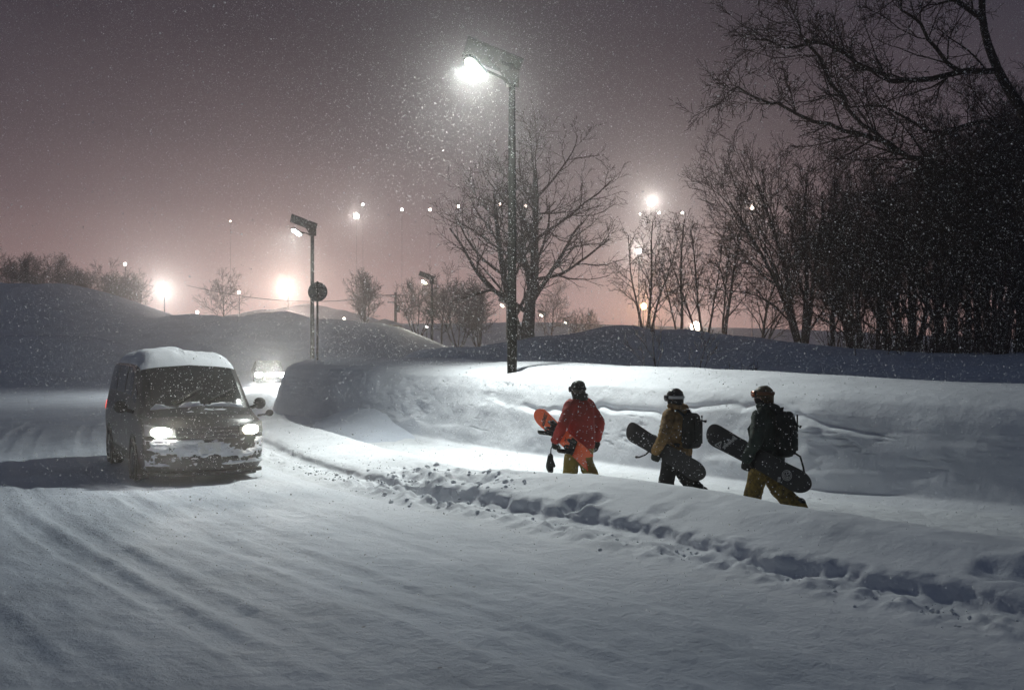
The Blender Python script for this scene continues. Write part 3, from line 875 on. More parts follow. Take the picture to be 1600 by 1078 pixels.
# ------------------------------------------------------------------ street lamps
PA = Vector((1.10, 0.10, -0.42)).normalized(); PB = Vector((-0.2, 0.4, -0.36)); PB = (PB - PA * PB.dot(PA)).normalized()
PN = PA.cross(PB).normalized()
if PN.z < 0: PN = -PN
PROT = Matrix((PA, PB, PN)).transposed()
def street_lamp(height, warm=False, box_at=None, arm_dir=(-0.56, -0.83), r0=0.095, r1=0.06, power=0.0, arm_len=1.0, aim=None):
    root = empty("street_lamp")
    mb = MB(); n = 12
    hs = [0, 0.02, 1.2, 1.25, height * 0.6, height]
    rs = [r0, r0, r0, r0 * 0.92, r0 * 0.8, r1]
    mb.tube([(0, 0, h - (0.6 if i == 0 else 0)) for i, h in enumerate(hs)], rs, n)
    mb.build("pole", M["pole"], root, smooth=True)
    a = Vector((*arm_dir, 0)).normalized()
    mb = MB(); mb.tube([(0, 0, height - 0.42), a * 0.35 + Vector((0, 0, height - 0.30)), a * (arm_len - 0.3) + Vector((0, 0, height - 0.28))], [0.035, 0.03, 0.028], 8)
    mb.build("arm", M["pole"], root, smooth=True)
    tilt = math.radians(24)
    fwd = (a * math.cos(tilt) + Vector((0, 0, 1)) * math.sin(tilt)); side = Vector((-a.y, a.x, 0)); up = side.cross(fwd) * -1
    if up.z < 0: up = -up
    rot = Matrix((fwd, side, up)).transposed()
    hc = a * arm_len + Vector((0, 0, height - 0.27))
    mb = MB()
    mb.loft([[hc + rot @ Vector((x * k, y * k, z)) for x, y in ((-0.34, -0.10), (-0.26, -0.14), (0.22, -0.14), (0.31, -0.08), (0.31, 0.08), (0.22, 0.14), (-0.26, 0.14), (-0.34, 0.10))]
             for z, k in ((-0.03, 1.0), (0.03, 1.0), (0.06, 0.75))])
    head = mb.build("lamp_head", M["panel_frame"], root, smooth=False)
    mb = MB()
    mb.loft([[hc + rot @ Vector((x * k, y * k, z)) for x, y in ((-0.26, -0.10), (0.2, -0.115), (0.26, -0.06), (0.26, 0.06), (0.2, 0.115), (-0.26, 0.10))] for z, k in ((-0.032, 1.0), (-0.085, 0.9), (-0.11, 0.6))])
    mb.build("lens", M["lamp_glass_warm" if warm else "lamp_glass"], head, smooth=True)
    # solar panel on a tilted bracket
    pc = Vector((-0.42, 0.06, height + 0.24)) - PA * 0.0
    mb = MB(); mb.box(pc, (1.24, 0.46, 0.02), PROT)
    pan = mb.build("solar_panel", M["panel"], root)
    mb = MB()
    for v in (-0.23, 0.23): mb.box(pc + PB * v, (1.28, 0.035, 0.05), PROT)
    for u in (-0.622, 0.622): mb.box(pc + PA * u, (0.035, 0.425, 0.05), PROT)
    mb.build("frame", M["panel_frame"], pan)
    for u in (-0.22, 0.22):
        mb = MB(); mb.box(pc + PA * u - PN * 0.035, (0.04, 0.42, 0.045), PROT); mb.build("rail", M["panel_frame"], pan)
    mb = MB(); mb.box(pc + PN * 0.0165, (1.18, 0.41, 0.012), PROT); mb.build("cell_sheet", M["cell"], pan)
    mb = MB(); mb.tube([(0, 0, height - 0.05), (0, 0, height + 0.05), pc + PA * 0.22 - PN * 0.07], [0.05, 0.045, 0.04], 8)
    mb.tube([(0, 0, height - 0.5), (-0.28, 0.02, height - 0.02), pc - PA * 0.1 - PN * 0.06], [0.028, 0.026, 0.026], 6)
    mb.build("bracket", M["pole"], root, smooth=True)
    mb = MB(); mb.box((0.0, 0.05, height - 0.22), (0.30, 0.34, 0.3)); mb.build("battery_box", M["pole"], root, bevel=0.02)
    if box_at:
        mb = MB(); mb.box((0.0, -0.16, box_at), (0.42, 0.26, 0.62)); mb.build("control_box", M["pole"], root, bevel=0.02)
        mb = MB(); mb.box((-0.33, -0.1, box_at + 0.05), (0.2, 0.16, 0.4)); mb.build("meter_box", M["pole"], root, bevel=0.02)
    if power:
        ld = bpy.data.lights.new("lamp_light", 'AREA'); ld.shape = 'RECTANGLE'; ld.size = 0.5; ld.size_y = 0.22
        ld.energy = power; ld.spread = R(138); ld.color = (1.0, 0.95, 0.74) if warm else (0.94, 1.0, 0.955)
        lo = bpy.data.objects.new("lamp_light", ld); COL.objects.link(lo); lo.parent = root
        lo.matrix_local = Matrix.Translation(hc - up * 0.13) @ (rot.to_4x4() if aim is None else V_(aim).to_track_quat('-Z', 'Y').to_matrix().to_4x4())
    return root
l1 = street_lamp(6.66, power=P_STREET, arm_len=1.35, aim=(-0.04, -0.32, -0.95), r0=0.105, r1=0.068)
l1.location = (LAMP1.x, LAMP1.y, bank_z(LAMP1.x, LAMP1.y) - 0.03)
tag(l1, "tall nearest street lamp with solar panel standing on the snow bank", "street lamp", "street lamps with solar panels")
for px, topy, Y, warm, box, lb in ((488, 356, 47.0, False, None, "second street lamp, right behind the round sign"),
                                   (675, 436, 79.0, True, 2.2, "street lamp with two grey boxes on its pole, third from the front"),
                                   (792, 474, 118.0, True, None, "fourth street lamp, its head showing just left of the tall pole"),
                                   (851, 490, 150.0, True, None, "small far street lamp right of the twin-trunked tree"),
                                   (888, 502, 190.0, True, None, "farthest street lamp, over the shaded mound")):
    x = at(px, Y); zt = CAM_H + (545 - topy) / 1555.0 * Y; zb = gz(x, Y)
    o = street_lamp(zt - zb, warm, box, power=P_STREET_FAR * 5 if Y < 60 else P_STREET_FAR if Y < 130 else P_STREET_FAR * 0.6, r0=0.11, r1=0.085)
    o.location = (x, Y, zb)
    tag(o, lb, "street lamp", "street lamps with solar panels")

# round traffic sign, seen from behind
_cand = [(abs(px_ - 496), x_, y_) for s_ in np.linspace(S_END - 8, S_END, 200) for x_, y_ in [at_sd(s_, wall_d(s_) + 1.0)] for px_ in [800 + x_ / y_ * 1555]]
_, sx, sy = min(_cand)
sg = empty("road_sign", (sx, sy, 1.2))
zt = CAM_H + (545 - 455) / 1555.0 * sy
mb = MB(); mb.tube([(0, 0, -0.6), (0, 0, zt - 1.2 + 0.3)], 0.032, 10); mb.build("post", M["pole"], sg, smooth=True)
mb = MB()
zc = zt - 1.2 - 0.02
ring = lambda r, y: [Vector((r * math.cos(t * math.pi / 18), y, zc + r * math.sin(t * math.pi / 18))) for t in range(36)]
mb.loft([ring(0.285, 0.05), ring(0.30, 0.052), ring(0.30, 0.036), ring(0.285, 0.036)])
mb.build("disc", M["sign"], sg)
mb = MB()
for dz in (-0.12, 0.12): mb.box((0, 0.026, zc + dz), (0.34, 0.018, 0.03))
mb.build("clamp", M["pole"], sg)
sg.location.z = 1.2   # the post is planted deep in the bank
tag(sg, "round traffic sign seen from its dark back, on a thin post", "sign")

# utility pole with crossarms and wires
ux, uy = at(618, 130), 130.0
up_ = empty("utility_pole", (ux, uy, gz(ux, uy)))
H = CAM_H + (545 - 457) / 1555.0 * uy - gz(ux, uy)
mb = MB(); mb.tube([(0, 0, -0.3), (0, 0, H)], [0.22, 0.15], 8); mb.build("mast", M["bark"], up_, smooth=True)
for dz, w in ((0.4, 2.6), (1.3, 2.0)):
    mb = MB(); mb.box((0, -0.18, H - dz), (w, 0.14, 0.14)); mb.build("crossarm", M["bark"], up_)
mb = MB(); mb.tube([(0.35, -0.25, H - 2.6), (0.35, -0.25, H - 1.7)], 0.25, 10); mb.build("transformer", M["pole"], up_, smooth=True)
for k, x in enumerate((-1.1, -0.5, 0.9)):
    mb = MB()
    P = [(x + (-26 - x) * t * 1.0, -4 * t, H - 0.32 - 3.5 * t * (1 - t) * 1.6 + 1.0 * t) for t in np.linspace(0, 1, 12)]
    mb.tube(P, 0.02, 4); mb.build("wire", M["pole"], up_)
tag(up_, "far wooden utility pole with crossarms beside the warm lit hut", "utility pole")

# hut with warm lit windows at its foot
hx, hy = at(604, 122), 122.0
hut = empty("hut", (hx, hy, gz(hx, hy)))
zt = CAM_H + (545 - 505) / 1555 * hy - gz(hx, hy)
M["hut_wall"] = mat("hut_wall", (0.25, 0.22, 0.19), 0.8)
M["warm_window"] = emit("warm_window", (1.0, 0.80, 0.36), 7.0)
mb = MB(); mb.box((0, 0, zt / 2 - 0.3), (3.4, 3, zt)); mb.build("wall", M["hut_wall"], hut)
mb = MB(); mb.loft([[Vector((s * 2.0, y * 1.8, zt - 0.3 + h)) for s, h in ((-1, 0), (1, 0), (1, 0.15), (0, 0.8), (-1, 0.15))] for y in (-1, 1)]); mb.build("roof", M["snow_cap"], hut)
for k in (-0.75, 0.75):
    mb = MB(); mb.box((k, -1.52, zt - 1.0), (1.0, 0.06, 0.85)); f = mb.build("window", M["hut_wall"], hut)
    mb = MB(); mb.box((k, -1.56, zt - 1.0), (0.86, 0.04, 0.7)); mb.build("pane", M["warm_window"], f)
tag(hut, "small hut with warm lit windows at the foot of the utility pole", "hut")

# floodlights of the ski slopes and car parks
def floodlight(px, py, Y, size, col, strength, power, label, grp="floodlights glowing in the snowfall"):
    x = at(px, Y); z = CAM_H + (545 - py) / 1555.0 * Y; zb = gz(x, Y)
    root = empty("floodlight", (x, Y, zb))
    h = max(z - zb, 0.4)
    mb = MB(); mb.tube([(0, 0, -0.5), (0, 0, h)], [0.10 if Y < 240 else 0.05, 0.06 if Y < 240 else 0.03], 6); mb.build("mast", M["pole"], root, smooth=True)
    mb = MB()
    rg_ = lambda r, y: [Vector((r * math.cos(t * math.pi / 8), y, h + r * math.sin(t * math.pi / 8))) for t in range(16)]
    mb.loft([rg_(size * 0.35, 0.35 * size + 0.1), rg_(size * 0.8, 0.15 * size), rg_(size, -0.16)])
    hd = mb.build("lamp_head", M["panel_frame"], root, smooth=True)
    mb = MB(); mb.loft([rg_(size * 0.96, -0.165), rg_(size * 0.8, -0.165 - 0.3 * size), rg_(size * 0.4, -0.165 - 0.45 * size)])
    key = "flood_%d_%d_%d_%d" % (*[int(c * 100) for c in col], int(strength * 10))
    if key not in M: M[key] = emit("floodlight_glass", col, strength)
    mb.build("lens", M[key], hd, smooth=True)
    if power:
        ld = bpy.data.lights.new("flood_light", 'SPOT'); ld.energy = power; ld.color = col; ld.shadow_soft_size = max(0.3, size * 0.6)
        ld.spot_size = R(140); ld.spot_blend = 0.6
        lo = bpy.data.objects.new("flood_light", ld); COL.objects.link(lo); lo.parent = root
        lo.location = (0, -0.3 - 0.75 * size, h); lo.rotation_euler = (R(-96), 0, 0)
    tag(root, label, "floodlight", grp)
WH = (1.0, 0.94, 0.88); WARM = (1.0, 0.80, 0.66); PINK = (1.0, 0.78, 0.66); OR = (1.0, 0.52, 0.22)
F = P_FLOOD
for a in ((450, 452, 165, 0.95, PINK, 14, F * 3.0, "large pink-white floodlight left of the round sign, haloed by the snow"),
          (257, 456, 125, 0.52, WH, 14, F * 1.5, "bright white floodlight above the notch of the left hill"),
          (1017, 317, 210, 0.8, WH, 16, F * 2, "large white floodlight high in the sky right of the twin-trunked tree"),
          (998, 393, 150, 0.42, WH, 14, F * 1.0, "white floodlight just above the pale birch clump"),
          (1005, 479, 120, 0.42, OR, 12, F * 0.6, "orange floodlight shining through the birch clump"),
          (1086, 511, 90, 0.5, WARM, 14, F * 0.25, "low white floodlight behind the slope, among the birches"),
          (567, 320, 250, 0.34, WH, 40, 0, "upper of the two close floodlights in the sky above the far spreading tree"),
          (557, 338, 250, 0.71, WH, 40, F * 0.9, "lower, brighter of the two close floodlights above the far spreading tree"),
          (628, 328, 250, 0.34, WH, 30, 0, "faint small floodlight high between the pair and the twin-trunked tree"),
          (672, 328, 250, 0.34, WARM, 30, 0, "small floodlight at the left tips of the twin-trunked tree"),
          (716, 323, 250, 0.38, WARM, 30, 0, "small warm floodlight seen through the left twigs of the twin-trunked tree"),
          (781, 320, 250, 0.41, WARM, 35, 0, "warm floodlight close left of the tall lamp pole"),
          (821, 322, 250, 0.34, WARM, 25, 0, "warm floodlight close right of the tall lamp pole"),
          (1030, 333, 250, 0.30, WH, 30, 0, "tiny floodlight just below the big high white one"),
          (1000, 335, 250, 0.22, WH, 20, 0, "tiny floodlight lower left of the big high white one"),
          (1066, 333, 250, 0.30, WH, 30, 0, "small floodlight alone in the sky left of the dark wood"),
          (1175, 325, 230, 0.55, WARM, 30, F * 0.4, "floodlight seen through the twigs of the fan-shaped tree"),
          (196, 413, 200, 0.3, WH, 25, 0, "small high floodlight over the tree row on the left hill"),
          (360, 346, 250, 0.22, WARM, 12, 0, "very faint floodlight high in the sky on the left"),
          (374, 457, 150, 0.24, WH, 20, 0, "small floodlight right of the lone round-headed tree"),
          (309, 488, 110, 0.17, WH, 20, 0, "tiny floodlight on the ridge left of the lone round-headed tree"),
          (538, 498, 140, 0.2, WARM, 10, 0, "tiny floodlight on the ridge right of the round sign"),
          (667, 511, 140, 0.18, WH, 12, 0, "tiny floodlight beside the boxes of the third lamp post")):
    floodlight(*a)
# ------------------------------------------------------------------ the minivan
M["paint"] = mat("dark_paint", (0.010, 0.012, 0.010), 0.32, var=0.25, vscale=3, spec=0.35, coat=0.2, snow=0.12, snow_scale=13)
M["glass"] = mat("dark_glass", (0.010, 0.013, 0.011), 0.08, var=0.3, vscale=3, spec=0.5, coat=0.2, snow=0.12, snow_scale=16)
M["plastic"] = mat("black_plastic", (0.015, 0.015, 0.014), 0.55, var=0.25, vscale=14, snow=0.25, snow_scale=18)
M["chrome"] = mat("chrome", (0.55, 0.54, 0.50), 0.22, metal=0.9, var=0.1, snow=0.25, snow_scale=20)
M["rubber"] = mat("tyre_rubber", (0.018, 0.018, 0.018), 0.85, var=0.3, vscale=20, snow=0.5, snow_scale=14)
M["rim"] = mat("wheel_rim", (0.18, 0.18, 0.18), 0.4, metal=0.7, snow=0.4)
M["plate"] = mat("number_plate", (0.62, 0.63, 0.62), 0.5, var=0.1, snow=0.7, snow_scale=10)
M["head_glass"] = emit("headlight_glass", (1.0, 0.97, 0.90), 70.0)
M["head_glass_side"] = emit("headlight_glass_warm", (1.0, 0.90, 0.72), 22.0)
M["head_housing"] = mat("headlight_housing", (0.35, 0.35, 0.34), 0.2, metal=0.3)
M["tail_glass"] = emit("tail_light_glass", (1.0, 0.05, 0.02), 3.0)

ST = np.array([
    # y,   zt,   w,    wr,   zb,  zbelt
    (0.00, 1.58, 0.80, 0.64, 0.36, 1.05), (0.04, 1.70, 0.86, 0.69, 0.31, 1.06), (0.14, 1.77, 0.895, 0.73, 0.28, 1.07), (0.45, 1.81, 0.905, 0.75, 0.20, 1.07),
    (1.0, 1.835, 0.91, 0.765, 0.18, 1.06), (2.0, 1.84, 0.91, 0.765, 0.18, 1.05), (2.8, 1.825, 0.91, 0.765, 0.18, 1.04), (3.05, 1.795, 0.91, 0.76, 0.18, 1.04),
    (3.25, 1.73, 0.91, 0.755, 0.18, 1.03), (3.6, 1.53, 0.908, 0.765, 0.18, 1.03), (3.9, 1.31, 0.905, 0.785, 0.18, 1.02), (4.14, 1.13, 0.902, 0.80, 0.175, 1.0),
    (4.36, 1.07, 0.90, 0.80, 0.17, 0.96), (4.56, 1.02, 0.895, 0.785, 0.17, 0.93), (4.66, 0.96, 0.885, 0.76, 0.175, 0.88), (4.71, 0.88, 0.85, 0.72, 0.20, 0.82)])
def half_section(zt, w, wr, zb, zbelt):
    zb_ = min(zbelt, zt - 0.07)
    p = np.array([(0, zb), (w * 0.86, zb), (w * 0.965, zb + 0.10), (w, zb + 0.34), (w, zb_ - 0.10), (w * 0.975, zb_), (wr + 0.03, max(zt - 0.13, zb_ + 0.02)), (wr - 0.05, zt - 0.02), (0, zt + 0.025)])
    for _ in range(3):
        q = [p[0]]
        for i in range(len(p) - 1):
            q += [p[i] * 0.75 + p[i + 1] * 0.25, p[i] * 0.25 + p[i + 1] * 0.75]
        p = np.array([q[0]] + q[1:] + [p[-1]])
    return p
YS = np.unique(np.concatenate([np.linspace(0, 4.71, 90), ST[:, 0]]))
HS = np.array([half_section(*[np.interp(y, ST[:, 0], ST[:, k]) for k in (1, 2, 3, 4, 5)]) for y in YS])
NK = HS.shape[1]
def deform(P):
    x, y, z = P[..., 0], P[..., 1], P[..., 2]
    c1 = np.clip((y - 2.9) / 1.5, 0, 1); c2 = np.clip((y - 4.0) / 0.6, 0, 1)
    c0 = np.clip((0.5 - y) / 0.5, 0, 1)
    yn = y - 0.24 * np.clip(np.abs(x) / 0.86, 0, 1.2) ** 2.6 * c1 - 0.16 * np.clip(z - 0.55, 0, 1) * c2 - 0.10 * np.clip(0.42 - z, 0, 1) * c2
    yn = yn + c0 * (0.10 * (np.abs(x) / 0.86) ** 3 + 0.10 * np.clip(z - 1.0, 0, 1))
    return np.stack([x, yn, z], -1)
def S_at(y, v):
    """surface point; v in 0..1 from under the sill up to the roof centre (right side)"""
    y, v = np.broadcast_arrays(np.asarray(y, float), np.asarray(v, float))
    fy = np.interp(y, YS, np.arange(len(YS))); i = np.clip(fy.astype(int), 0, len(YS) - 2); a = (fy - i)[..., None]
    fv = v * (NK - 1); k = np.clip(fv.astype(int), 0, NK - 2); b = (fv - k)[..., None]
    h = (HS[i, k] * (1 - a) + HS[i + 1, k] * a) * (1 - b) + (HS[i, k + 1] * (1 - a) + HS[i + 1, k + 1] * a) * b
    return np.stack([h[..., 0], y, h[..., 1]], -1)
def patch(name, y0, y1, v0, v1, material, parent, off=0.008, side=1, nu=24, nv=12, thick=None, mirror=False, shape=None):
    """a panel that follows the bodywork; thick(u, v) adds a pile on it"""
    u = np.linspace(0, 1, nu); w = np.linspace(0, 1, nv if not mirror else nv)
    U, Wv = np.meshgrid(u, w, indexing='ij')
    Y = y0 + (y1 - y0) * U
    if mirror:     # across the whole width, v0 at both edges
        q = np.abs(Wv * 2 - 1); V = 1 - q * (1 - v0); sg_ = np.where(Wv < 0.5, 1.0, -1.0)
    else:
        V = v0 + (v1 - v0) * Wv; sg_ = np.full_like(V, side)
    if shape is not None: Y, V = shape(U, Wv, Y, V)
    P = S_at(Y, V)
    P[..., 0] *= sg_
    P = deform(P)
    du = np.gradient(P, axis=0); dv = np.gradient(P, axis=1)
    nrm = np.cross(du, dv); nrm /= np.maximum(np.linalg.norm(nrm, axis=-1, keepdims=True), 1e-9)
    cen = np.array([0, 2.3, 0.8])
    if np.sum(nrm * (P - cen)) < 0: nrm = -nrm
    o = off if thick is None else (thick(U, Wv))[..., None]
    return grid_mesh(name, P + nrm * o, None, material, parent)

van = empty("minivan", (-7.03, 19.6, 0.0), R(209)); van.scale = (1.04, 1.03, 1.04)
tag(van, "dark minivan with headlights on and snow-caked front, driving towards us", "van")
full = np.concatenate([HS, HS[:, ::-1][:, 1:-1] * np.array([-1, 1])], 1)
P3 = np.concatenate([full[..., :1], np.broadcast_to(YS[:, None, None], full.shape[:2] + (1,)), full[..., 1:]], -1)
caps = []
for k, (sc_, dy) in enumerate(((0.93, 0.018), (0.7, 0.03), (0.4, 0.035), (0.08, 0.036))):
    c = np.array([0, 0, 0.6]); q = P3[-1].copy(); q = (q - c * 1.0) * np.array([sc_, 1, sc_]) + c; q[:, 1] = P3[-1, 0, 1] + dy; caps.append(q)
rear = []
for k, (sc_, dy) in enumerate(((0.05, -0.03), (0.5, -0.028), (0.9, -0.015))):
    c = np.array([0, 0, 0.95]); q = P3[0].copy(); q = (q - c) * np.array([sc_, 1, sc_]) + c; q[:, 1] = dy; rear.append(q)
PB_ = deform(np.concatenate([np.array(rear), P3, np.array(caps)], 0))
body = grid_mesh("body", np.concatenate([PB_, PB_[:, :1]], 1), None, M["paint"], van, flip=True)
# glass
patch("windshield", 3.27, 4.12, 0.83, 1, M["glass"], van, off=0.010, nv=30, mirror=True)
for sd in (1, -1):
    patch("side_window", 0.45, 1.35, 0.655, 0.765, M["glass"], van, side=sd)
    patch("side_window", 1.45, 2.35, 0.655, 0.765, M["glass"], van, side=sd)
    patch("side_window", 2.45, 3.15, 0.655, 0.765, M["glass"], van, side=sd)
    patch("quarter_window", 3.25, 3.62, 0.655, 0.71, M["glass"], van, side=sd)
    for yy in (1.40, 2.40):
        patch("door_seam", yy - 0.008, yy + 0.008, 0.30, 0.64, M["plastic"], van, off=0.004, side=sd, nu=3)
    for yy in (1.52, 2.52):
        q = S_at(yy, 0.60) * np.array([sd, 1, 1]); mb = MB(); mb.box(Vector(q) + Vector((sd * 0.03, 0.1, -0.02)), (0.035, 0.22, 0.035)); mb.build("door_handle", M["chrome"], van, bevel=0.01)
    patch("side_skirt", 0.95, 3.55, 0.16, 0.34, M["plastic"], van, off=0.012, side=sd)
    # mirrors
    mb = MB(); mb.limb([(sd * 0.88, 3.5, 1.05), (sd * 1.0, 3.52, 1.08)], [0.035, 0.03], 8)
    mb.ellipsoid((sd * 1.07, 3.51, 1.13), (0.105, 0.06, 0.10))
    mb.build_soft("wing_mirror", M["plastic"], van, voxel=0.012, smooth_it=2)
# kei-type forward mirror low at the wing
mb = MB(); mb.limb([(-0.84, 4.3, 0.98), (-0.96, 4.33, 1.0)], [0.02, 0.018], 8); mb.ellipsoid((-1.01, 4.34, 1.02), (0.065, 0.045, 0.055)); mb.build_soft("wing_mirror", M["plastic"], van, voxel=0.010, smooth_it=2)
for sd, ang in ((0.42, -0.5), (-0.12, -0.42)):       # wipers
    a = deform(S_at(np.array([3.97]), np.array([1 - 0.2 * abs(sd)])) * np.array([1, 1, 1]))[0]
    p0 = np.array([sd, 0, 0]); pts = []
    for t in np.linspace(0, 1, 6):
        xx = sd + ang * t; yy = 4.10 - 0.26 * t
        vv = 1 - abs(xx) / 0.70 * 0.15
        q = deform(S_at(yy, vv)[None])[0]; q[0] = xx
        pts.append((q[0], q[1] + 0.03, q[2] + 0.035))
    mb = MB(); mb.tube(pts, 0.012, 6); mb.build("wiper", M["plastic"], van, smooth=True)

def yf(x, z): return deform(np.array([[x, 4.74, z]]))[0, 1]
def front_bar(name, x0, x1, zlo, zhi, o0, o1, material, parent, n=14):
    rings = []
    for t in np.linspace(0, 1, n):
        x = x0 + (x1 - x0) * t
        a = zlo(x) if callable(zlo) else zlo; b = zhi(x) if callable(zhi) else zhi
        rings.append([Vector((x, yf(x, a) + o0, a)), Vector((x, yf(x, a) + o1, a + 0.1 * (b - a))), Vector((x, yf(x, b) + o1, b - 0.1 * (b - a))), Vector((x, yf(x, b) + o0, b))])
    mb = MB(); mb.loft(rings)
    return mb.build(name, material, parent)
gr = front_bar("grille", -0.44, 0.44, 0.66, 0.875, -0.03, 0.012, M["plastic"], van)
for z in (0.69, 0.745, 0.80, 0.855):
    front_bar("grille_bar", -0.44, 0.44, z - 0.012, z + 0.012, 0.0, 0.03, M["chrome"], gr)
mb = MB(); ee = [Vector((0.065 * math.cos(t * math.pi / 10), yf(0, 0.77) + 0.035, 0.77 + 0.045 * math.sin(t * math.pi / 10))) for t in range(20)]
mb.tube(ee + ee[:1], 0.009, 6); mb.build("emblem", M["chrome"], gr, smooth=True)
for sd in (1, -1):
    hl = front_bar("headlight", sd * 0.47, sd * 0.865, lambda x: 0.71 + 0.05 * (abs(x) - 0.46), lambda x: 0.85 + 0.16 * (abs(x) - 0.47), -0.04, 0.014, M["head_housing"], van)
    mb = MB()      # a rounded lens bowed forward out of the housing
    lr = []
    for k_, o_ in ((1.0, 0.004), (0.95, 0.026), (0.7, 0.042), (0.3, 0.050)):
        lr.append([Vector((x_, yf(x_, z_) + o_, z_)) for t_ in range(24) for x_, z_ in [(sd * (0.655 + 0.135 * k_ * math.copysign(abs(math.cos(t_ * math.pi / 12)) ** 0.8, math.cos(t_ * math.pi / 12))), 0.795 + 0.072 * k_ * math.copysign(abs(math.sin(t_ * math.pi / 12)) ** 0.8, math.sin(t_ * math.pi / 12)))]])
    mb.loft(lr)
    mb.build("lens", M["head_glass"] if sd > 0 else M["head_glass_side"], hl, smooth=True)
    ld = bpy.data.lights.new("headlight_beam", 'SPOT'); ld.energy = P_HEADLIGHT; ld.color = (1.0, 0.95, 0.86); ld.spot_size = R(47); ld.spot_blend = 1.0; ld.shadow_soft_size = 0.07
    lo = bpy.data.objects.new("headlight_beam", ld); COL.objects.link(lo); lo.parent = van
    lo.location = (sd * 0.62, 4.80, 0.78); lo.rotation_euler = (R(89), 0, 0)
    front_bar("fog_light_recess", sd * 0.52, sd * 0.74, 0.36, 0.47, -0.03, 0.010, M["plastic"], van)
    tlq = patch("tail_light", 0.06, 0.13, 0.50, 0.60, M["tail_glass"], van, side=sd, nu=5)
front_bar("air_intake", -0.46, 0.46, 0.33, 0.45, -0.03, 0.010, M["plastic"], van)
front_bar("bumper_lip", -0.84, 0.84, 0.15, 0.21, -0.06, 0.03, M["plastic"], van)
npz = 0.555
npl = MB(); npl.box((0, yf(0, npz) + 0.02, npz), (0.33, 0.012, 0.165)); npl.build("number_plate", M["plate"], van)
# wheels
for sx_ in (1, -1):
    for wy in (0.88, 3.60):
        wr_ = MB(); ring = lambda r, x: [Vector((x, wy + r * math.cos(t * math.pi / 16), 0.325 + r * math.sin(t * math.pi / 16))) for t in range(32)]
        wr_.loft([ring(r, sx_ * x) for r, x in ((0.39, 0.885), (0.395, 0.916), (0.345, 0.916), (0.34, 0.885))]); wr_.build("wheel_arch", M["plastic"], van, smooth=False)
        mb = MB(); mb.loft([ring(r, sx_ * x) for r, x in ((0.20, 0.70), (0.30, 0.69), (0.325, 0.72), (0.33, 0.80), (0.325, 0.89), (0.30, 0.922), (0.215, 0.920), (0.21, 0.90))])
        wh = mb.build("wheel", M["rubber"], van, smooth=True)
        mb = MB(); mb.loft([ring(r, sx_ * x) for r, x in ((0.21, 0.90), (0.20, 0.912), (0.07, 0.895), (0.02, 0.902))])
        mb.build("rim", M["rim"], wh, smooth=True)
# snow carried by the van
def edge_fall(U, Wv, a=0.16):
    return sstep(0, a, U) * sstep(0, a, 1 - U) * sstep(0, a, Wv) * sstep(0, a, 1 - Wv)
patch("roof_snow", 0.06, 3.30, 0.785, 1, M["snow_cap"], van, mirror=True, nu=70, nv=50,
      thick=lambda U, Wv: -0.015 + edge_fall(U, Wv, 0.2) * (0.10 + 0.07 * U + 0.045 * fbm(U * 4, Wv * 4, 4, 5)) + 0.025 * edge_fall(U, Wv, 0.04))
patch("windshield_snow", 3.92, 4.18, 0.81, 1, M["snow_cap"], van, mirror=True, nu=24, nv=70,
      thick=lambda U, Wv: -0.02 + 0.050 * edge_fall(U, Wv, 0.12) * (0.15 + sstep(0.45, 0.95, U)) * (1 + 1.1 * fbm(Wv * 9, U * 1.5, 3, 9)))
patch("hood_snow", 4.16, 4.58, 0.82, 1, M["snow_cap"], van, mirror=True, nu=40, nv=70,
      thick=lambda U, Wv: -0.03 + edge_fall(U, Wv, 0.15) * (0.040 * fbm(Wv * 7, U * 5, 4, 13) - 0.002))
gxv = np.linspace(-0.86, 0.86, 150); gzv = np.linspace(0.26, 0.72, 60)
GXV, GZV = np.meshgrid(gxv, gzv, indexing='ij')
th = 0.040 * fbm(GXV * 3.4 + 2.1, GZV * 9, 5, 17) - 0.004 + 0.012 * fbm(GXV * 22, GZV * 26, 3, 18) - 0.03 * sstep(0.42, 0.36, GZV) * sstep(0.2, 0.8, vnoise(GXV * 3, 0 * GXV, 19)) - 0.05 * np.clip((np.abs(GXV) - 0.74) / 0.12, 0, 1)
th = th + 0.03 * np.exp(-((GZV - 0.52) / 0.1) ** 2) * sstep(0.5, 0.1, np.abs(GXV - 0.1)) + 0.02 * np.exp(-((GZV - 0.31) / 0.035) ** 2)
th = np.minimum(th, 0.05) - 0.08 * (1 - sstep(0, 0.05, GZV - 0.26) * sstep(0, 0.05, 0.72 - GZV))
YV = deform(np.stack([GXV, np.full_like(GXV, 4.735), GZV], -1))[..., 1] + th
grid_mesh("bumper_snow", np.stack([GXV, YV, GZV], -1), None, M["snow_cap"], van)
for sd in (1, -1):
    patch("side_snow", 0.3, 3.9, 0.18, 0.62, M["snow_cap"], van, side=sd, nu=130, nv=50,
          thick=lambda U, Wv: -0.036 + 0.032 * fbm(U * 16, Wv * 5, 5, 23) + 0.012 * sstep(0.6, 0.0, Wv))
mb = MB(); mb.tube([(-0.30, 0.6, 1.80), (-0.30, 0.42, 2.02)], [0.008, 0.004], 5); mb.build("antenna", M["plastic"], van)

